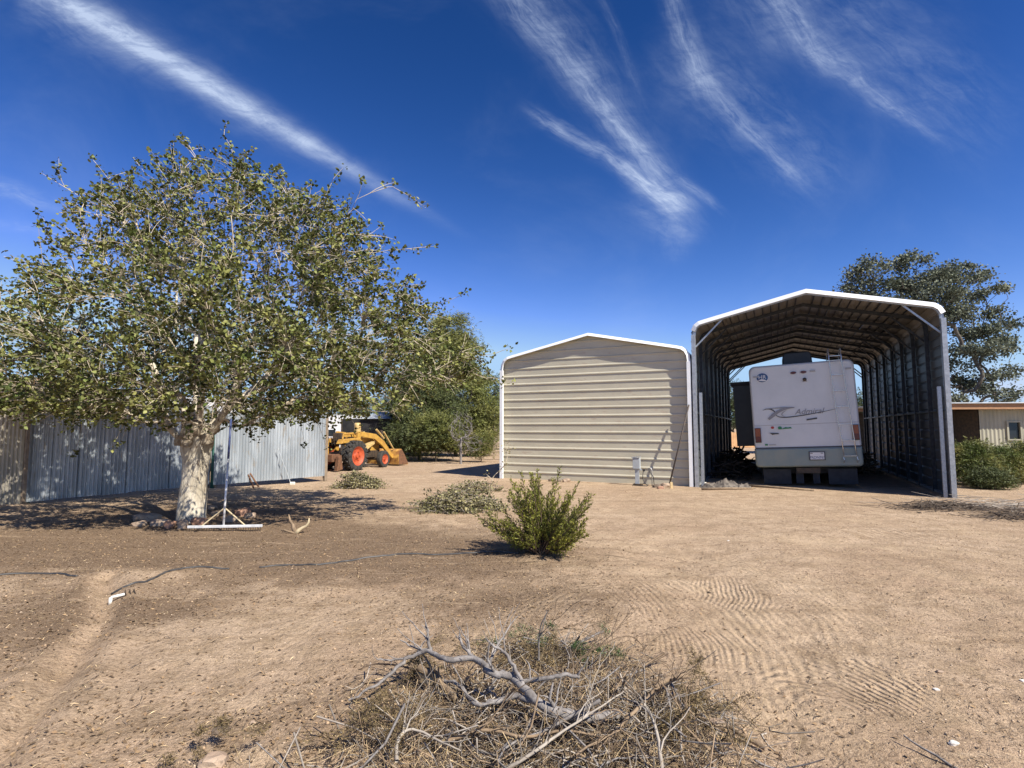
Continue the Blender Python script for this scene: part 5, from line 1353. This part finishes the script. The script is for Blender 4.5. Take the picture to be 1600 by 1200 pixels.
# local: x forward, y left; the visible right rear wheel is at y = 0, the machine extends to +y
TW = 1.30
def lwheel(x, y, r, wd, rim_r, lugs):
    mt = Matrix.Translation((x, y, r-.02))
    ty_ = MB().lathe([(rim_r,-wd/2),(r*.86,-wd/2),(r*.95,-wd*.42),(r*.97,-wd*.2),(r*.97,wd*.2),(r*.95,wd*.42),(r*.86,wd/2),(rim_r,wd/2)], 32, mt)
    if lugs:
        for k in range(lugs):
            for s_ in (-1, 1):
                a = 2*math.pi*(k+(.5 if s_ > 0 else 0))/lugs
                m2 = mt @ Matrix.Rotation(a, 4, 'Y') @ Matrix.Translation((0, s_*wd*.25, r*.985)) @ Matrix.Rotation(s_*R(35), 4, 'Z')
                ty_.box(-.035, .035, -wd*.27, wd*.27, -.035, .03, m2)
                m3 = mt @ Matrix.Rotation(a+.06, 4, 'Y') @ Matrix.Translation((0, s_*wd*.49, r*.90))
                ty_.box(-.035, .035, -.018, .018, -.09, .07, m3)
    wh = ty_.build('wheel', 'tyre', ldr, smooth=False)
    MB().lathe([(rim_r,-wd*.48),(rim_r*.92,-wd*.44),(rim_r*.80,-wd*.26),(rim_r*.35,-wd*.20),(rim_r*.3,-wd*.30),(0,-wd*.30)], 28, mt).build('rim', 'orange', wh, smooth=True)
    MB().lathe([(rim_r,wd*.48),(rim_r*.8,wd*.3),(0,wd*.25)], 28, mt).build('rim', 'orange', wh, smooth=True)
    hb = MB().lathe([(rim_r*.22,-wd*.30),(rim_r*.2,-wd*.40),(0,-wd*.40)], 12, mt)
    for k in range(6):
        a = k*math.pi/3; hb.box(-.015,.015,-wd*.34,-wd*.2,-.015,.015, mt @ Matrix.Translation((math.cos(a)*rim_r*.5, 0, math.sin(a)*rim_r*.5)))
    hb.build('hub', 'orange', wh)
lwheel(0, 0, .56, .34, .36, 16); lwheel(0, TW+.1, .56, .34, .36, 16)
lwheel(1.82, .02, .35, .20, .20, 0); lwheel(1.82, TW+.05, .35, .20, .20, 0)
MB().box(-.35, 2.05, .38, .98, .40, .68).build('chassis', 'machine', ldr, bevel=.02)
MB().tube([(0,.1,.54),(0,TW,.54)], .10, 10).build('rear_axle', 'machine', ldr)
MB().tube([(1.82,.1,.34),(1.82,TW,.34)], .06, 10).build('front_axle', 'machine', ldr)
MB().prism([(.55,.68),(2.05,.64),(2.08,1.05),(1.95,1.14),(.60,1.24)], .40, .96).build('engine_hood', 'yellow', ldr, bevel=.03)
MB().box(2.05,2.12,.42,.94,.62,1.08).build('grille', 'machine', ldr)
MB().prism([(-.62,1.00),(-.50,1.16),(.35,1.20),(.62,1.10),(.40,1.04),(-.45,1.02)], .12, .38).build('fender', 'yellow', ldr, bevel=.015)
MB().prism([(-.62,1.00),(-.50,1.16),(.35,1.20),(.62,1.10),(.40,1.04),(-.45,1.02)], .98, 1.24).build('fender', 'yellow', ldr, bevel=.015)
MB().prism([(.62,.62),(1.35,.95),(1.35,1.05),(.62,.82)], .10, .36).build('side_step', 'paleyellow', ldr, bevel=.01)
MB().box(-.15,.25,.48,.88,.95,1.08).build('seat', 'machine', ldr, bevel=.03)
MB().box(-.22,-.12,.48,.88,1.08,1.40).build('seat_back', 'machine', ldr, bevel=.03)
MB().lathe([(0,-.02),(.11,-.02),(.13,.06),(.13,.36),(.10,.44),(0,.44)], 16, Matrix.Translation((.48,.28,1.34)) @ Matrix.Rotation(math.pi/2, 4, 'X')).build('air_cleaner', 'paleyellow', ldr, smooth=True)
MB().tube([(.48,.28,1.0),(.48,.28,1.36)], .05, 8).build('intake_pipe', 'paleyellow', ldr)
MB().tube([(1.1,.7,1.1),(1.1,.7,1.62)], .035, 8).build('exhaust_pipe', 'rust', ldr)
wl = MB().lathe([(.17,-.012),(.19,0),(.17,.012),(.17,-.012)], 20, Matrix.Translation((.55,.68,1.42)) @ Matrix.Rotation(R(60), 4, 'X')); wl.build('steering_wheel', 'black', ldr)
MB().tube([(.72,.68,1.15),(.56,.68,1.40)], .02, 6).build('steering_column', 'machine', ldr)
for y in (.20, TW-.10):
    MB().prism([(.30,.70),(.50,.70),(.56,1.42),(.36,1.42)], y-.045, y+.045).build('arm_tower', 'yellow', ldr, bevel=.01)
    MB().prism([(.34,1.28),(.40,1.46),(1.50,1.34),(2.05,1.05),(2.75,.42),(2.66,.30),(1.92,.86),(1.42,1.14)], y-.05, y+.05).build('loader_arm', 'yellow', ldr, bevel=.015)
    MB().tube([(.95,y+.09,.62),(1.45,y+.09,.95)], .05, 8).build('lift_cylinder', 'machine', ldr)
    MB().tube([(1.45,y+.09,.95),(1.75,y+.09,1.10)], .026, 8).build('cylinder_rod', 'chrome', ldr)
    MB().tube([(1.55,y-.02,1.52),(2.05,y-.02,1.16)], .045, 8).build('tilt_cylinder', 'paleyellow', ldr)
    MB().tube([(2.05,y-.02,1.42),(2.75,y-.02,.70)], .035, 6).build('bucket_link', 'paleyellow', ldr)
    MB().prism([(1.85,1.0),(2.0,1.0),(1.98,1.50),(1.86,1.50)], y-.03, y+.03).build('bellcrank', 'machine', ldr)
bw0, bw1 = -.12, TW+.22
MB().prism([(2.72,.06),(2.68,.34),(2.74,.62),(2.90,.70),(2.94,.66),(2.80,.58),(2.76,.34),(2.80,.12),(3.42,.06),(3.42,.02)], bw0, bw1).build('bucket', 'bucket', ldr)
for y in (bw0, bw1): MB().prism([(2.74,.06),(2.70,.34),(2.76,.62),(2.92,.68),(3.16,.42),(3.42,.05)], y-.012, y+.012).build('bucket_side', 'bucket' if y > 0 else 'rust', ldr)
# backhoe folded at the rear
MB().box(-.95,-.35,.25,1.05,.35,.62).build('rear_frame', 'rust', ldr, bevel=.02)
MB().prism([(-1.05,.5),(-.75,.5),(-.80,1.15),(-1.25,1.30),(-1.35,1.15)], .55, .75).build('backhoe_boom', 'yellow', ldr, bevel=.02)
MB().prism([(-1.40,1.20),(-1.22,1.34),(-1.60,.45),(-1.75,.48)], .57, .73).build('dipper_arm', 'yellow', ldr, bevel=.02)
MB().prism([(-1.80,.50),(-1.50,.50),(-1.35,.20),(-1.60,.05),(-1.85,.15)], .42, .88).build('digging_bucket', 'rust', ldr, bevel=.02)
for y in (.10, 1.20):
    MB().prism([(-.85,.55),(-.70,.60),(-.62,.08),(-.92,.04)], y-.07, y+.07).build('stabiliser_leg', 'rust', ldr, bevel=.01)
MB().tube([(-.95,.65,.70),(-1.25,.65,1.20)], .045, 8).build('boom_cylinder', 'chrome', ldr)
for i in range(4): MB().tube([(-.45,.45+.12*i,.95),(-.52,.45+.12*i,1.25)], .012, 6).build('control_lever', 'machine', ldr)
MB().tube([(-.35,.30,1.18),(-.30,.30,1.36),(.25,.30,1.38),(.35,.30,1.22)], .035, 6).build('grab_rail', 'yellow', ldr)

# ------------------------------------------------------------------ far things
# black shade booth with grey peaked top
Yd = 27.0; a = A(533,705,Yd); b_ = A(607,705,Yd); cx = (a.x+b_.x)/2; w2 = (b_.x-a.x)/2; zt = A(570,655,Yd).z; zp = A(592,643,Yd).z
bt = empty('shade_canopy', (cx, Yd, 0), 0, 'black cloth sided shade canopy with grey peaked top behind the loader', 'canopy')
for s_ in (-1, 1):
    for y in (0, 2.6): MB().tube([(s_*w2, y, 0), (s_*w2, y, zt)], .035, 6).build('canopy_post', 'machine', bt)
def drape(p0, p1, z0, z1, name, m_, parent, seed):
    rng = np.random.RandomState(seed); n = 30; vs = []
    for i in range(n+1):
        u_ = i/n
        for j in range(6):
            v_ = j/5; f = .035*math.sin(u_*21+v_*2)*(1-v_*.6)
            p_ = Vector(p0)*(1-u_)+Vector(p1)*u_; vs.append((p_.x, p_.y+f, z0+(z1-z0)*v_-.05*math.sin(u_*6.28*2)*(v_ == 0)))
    MB().add(vs, [(i*6+j, (i+1)*6+j, (i+1)*6+j+1, i*6+j+1) for i in range(n) for j in range(5)]).build(name, m_, parent, smooth=True)
drape((-w2,0,0),(w2,0,0), .35, zt+.02, 'side_cloth', 'shadecloth', bt, 1)
drape((-w2,2.6,0),(w2,2.6,0), .1, zt, 'side_cloth', 'shadecloth', bt, 2)
MB().add([(-.2,-.15,zt+.02),(w2+.15,-.15,zt+.02),(w2+.15,2.75,zt+.02),(-.2,2.75,zt+.02),(w2*.5,1.2,zp+.1)], [(0,1,4),(1,2,4),(2,3,4),(3,0,4)]).build('canopy_roof', 'greyroof', bt)
# white trailer behind it
Yd = 31.0; a = A(488,705,Yd); b_ = A(648,705,Yd); zt = A(520,648,Yd).z
tr = empty('white_trailer', ((a.x+b_.x)/2, Yd, 0), 0, 'long white box trailer standing behind the loader and the black canopy', 'trailer'); w2 = (b_.x-a.x)/2
MB().box(-w2, w2-1.3, 0, 2.4, .45, zt).build('body', 'white', tr, bevel=.06)
MB().box(w2-1.28, w2+.6, .05, 2.3, .45, zt-.45).build('front_section', 'white', tr, bevel=.06)
wn = MB().box(-w2+.55, -w2+1.35, -.03, .0, 1.05, 1.55).build('window', 'white_trim', tr); MB().box(-w2+.62, -w2+1.28, -.05, -.031, 1.12, 1.48).build('pane', 'window', wn)
for x in (w2-1.1, w2-.7, w2-.3, w2+.1): MB().box(x-.02, x+.02, -.0, .045, .9, 1.5).build('panel_strip', 'seam', tr)
MB().box(-w2, w2+.6, .3, 2.2, .25, .45).build('undercarriage', 'black', tr)
for x in (0, 1.0): MB().lathe([(0,-.1),(.32,-.1),(.34,0),(.32,.1),(0,.1)], 18, Matrix.Translation((x, .1, .33))).build('wheel', 'tyre', tr)
# white trailer behind the shaded fence
Yd = 19.5; a = A(240,622,Yd); b_ = A(330,622,Yd); zt = A(290,621,Yd).z
t2 = empty('camper_trailer', ((a.x+b_.x)/2, Yd, 0), 0, 'white camper whose roof edge shows above the shaded fence beside the trunk', 'camper')
w2 = (b_.x-a.x)/2
MB().box(-w2, w2, 0, 3.8, .45, zt).build('body', 'white', t2, bevel=.08)
wn = MB().box(-.5, .4, -.03, 0, 1.4, 1.95).build('window', 'seam', t2); MB().box(-.44, .34, -.05, -.031, 1.46, 1.89).build('pane', 'window', wn)
for x in (-.4, .45): MB().lathe([(0,-.1),(.32,-.1),(.34,0),(.32,.1),(0,.1)], 18, Matrix.Translation((x, .1, .33))).build('wheel', 'tyre', t2)
# outbuilding behind the left fence
Yd = 18.; a = A(95,590,Yd); root = empty('metal_outbuilding', (a.x, Yd, 0), 0, 'outbuilding with pale metal roof behind the left fence, half hidden by the tree', 'outbuilding')
zt = A(0,592,Yd).z
MB().box(-9, -.1, 0, 5, 0, zt-.12).build('wall', 'shedwall', root)
MB().prism([(-9.3,0),(.3,0),(.3,.06),(-9.3,.06)], -.5, 5.3, Matrix.Translation((0,0,zt)) @ Matrix.Rotation(R(4), 4, 'X')).build('roof', 'pale_roof', root)
MB().box(-9.3, .3, -.52, -.46, zt-.22, zt-.03).build('fascia_board', 'timber', root)
for k in range(2): 
    dd = MB().box(-6+3*k, -5.1+3*k, -.03, -.002, .05, 2.05).build('door', 'timber', root); MB().box(-5.25+3*k, -5.2+3*k, -.07, -.031, .95, 1.05).build('handle', 'galv', dd)
# cream shed on the right
Yd = 22.; a = A(1529,640,Yd); c_ = A(1450,640,Yd); root = empty('cream_shed', (a.x, Yd, 0), R(-6), 'cream corrugated shed with timber fascia and one dark window at the right', 'shed')
zt = A(1560,640,Yd).z
for i in range(7):
    if i in (1,): continue
    corr_sheet((i*.9, 0, 0), (i*.9+.9, 0, 0), .0, .0, zt, zt, 'wall_sheet', 'shedwall', root, lam=.15, amp=.014, off=.004*(i % 2))
wx0 = A(1570,660,Yd).x-a.x; wx1 = A(1588,660,Yd).x-a.x; wz1 = A(1580,660,Yd).z; wz0 = A(1580,686,Yd).z
corr_sheet((.9,0,0),(1.8,0,0), .0,.0, wz0,wz0, 'wall_sheet', 'shedwall', root, lam=.15, amp=.014); corr_sheet((.9,0,0),(1.8,0,0), wz1,wz1, zt,zt, 'wall_sheet', 'shedwall', root, lam=.15, amp=.014)
corr_sheet((.9,0,0),(wx0,0,0), wz0,wz0, wz1,wz1, 'wall_sheet', 'shedwall', root, lam=.15, amp=.014); 
if wx1 < 1.8: corr_sheet((wx1,0,0),(1.8,0,0), wz0,wz0, wz1,wz1, 'wall_sheet', 'shedwall', root, lam=.15, amp=.014)
fr = MB().box(wx0-.05, wx0+.02, -.05, .03, wz0-.05, wz1+.05).box(wx1-.02, wx1+.05, -.05, .03, wz0-.05, wz1+.05).box(wx0+.02, wx1-.02, -.05, .03, wz1, wz1+.05).box(wx0+.02, wx1-.02, -.05, .03, wz0-.05, wz0).build('window', 'shedwall', root)
MB().box(wx0, wx1, .03, .05, wz0, wz1).build('pane', 'window', fr)
MB().box(.0, 6.3, .06, 4.5, 0, zt-.02).build('inner_lining', 'machine', root)
MB().box(-2.6, 6.6, -.46, -.40, zt+.00, zt+.22).build('fascia_board', 'timber', root)
MB().prism([(-2.7,.23),(6.7,.23),(6.7,.27),(-2.7,.27)], -.55, 5, Matrix.Translation((0,0,zt))).build('roof', 'pale_roof', root)
for k in range(12): MB().box(-2.5+k*.8, -2.45+k*.8, -.39, 4.6, zt+.03, zt+.18).build('rafter', 'timber', root)
MB().box(-2.5, -2.42, -.35, -.27, 0, zt).build('porch_post', 'timber', root)
MB().box(-2.5, -2.42, 4.4, 4.48, 0, zt).build('porch_post', 'timber', root)
MB().box(-2.5, -.01, 4.3, 4.36, 0, zt).build('porch_wall', 'greybark', root)
gt = MB().box(-2.2, -2.15, -.1, -.06, 0, 1.9).box(-1.25, -1.2, -.1, -.06, 0, 1.9).box(-2.15, -1.25, -.1, -.06, 1.85, 1.9).build('porch_gate_frame', 'white', root)
# things seen through the shelter
Yd = 46; a = A(1344,690,Yd); root = empty('distant_building', (a.x, Yd, 0), 0, 'pale flat roofed building seen through the shelter right of the motorhome', 'building')
zt = A(1350,650,Yd).z; MB().box(0, 6, 0, 4, 0, zt-.25).build('wall', 'shedwall', root); MB().box(-.2, 6.2, -.2, 4.2, zt-.25, zt).build('roof', 'white', root)
for x in (.5, 2.0): wn = MB().box(x, x+.8, -.04, 0, .9, 1.8).build('window', 'white', root); MB().box(x+.08, x+.72, -.06, -.041, .98, 1.72).build('pane', 'window', wn)
Yd = 44; a = A(1140,690,Yd); root = empty('board_fence', (a.x, Yd, 0), 0, 'bright new wooden board fence seen through the shelter left of the motorhome', 'fence')
zt = A(1145,675,Yd).z
for k in range(14): MB().box(k*.16, k*.16+.15, 0, .02, .02, zt-.02*(k % 3)).build('fence_board', 'newfence', root)
for z in (.3, zt-.3): MB().box(0, 2.24, .021, .06, z, z+.09).build('rail', 'newfence', root)
# small timber rails beside the garage
Yd = 27.5; a = A(748,712,Yd); root = empty('rail_fence', (a.x, Yd, 0), 0, 'low weathered wooden rail fence beyond the bare tree', 'fence')
for k in range(4): MB().box(k*.7, k*.7+.09, 0, .09, 0, .95).build('post', 'postwood', root)
for z in (.35, .75): MB().box(0, 2.2, -.025, -.001, z, z+.10).build('rail', 'postwood', root)
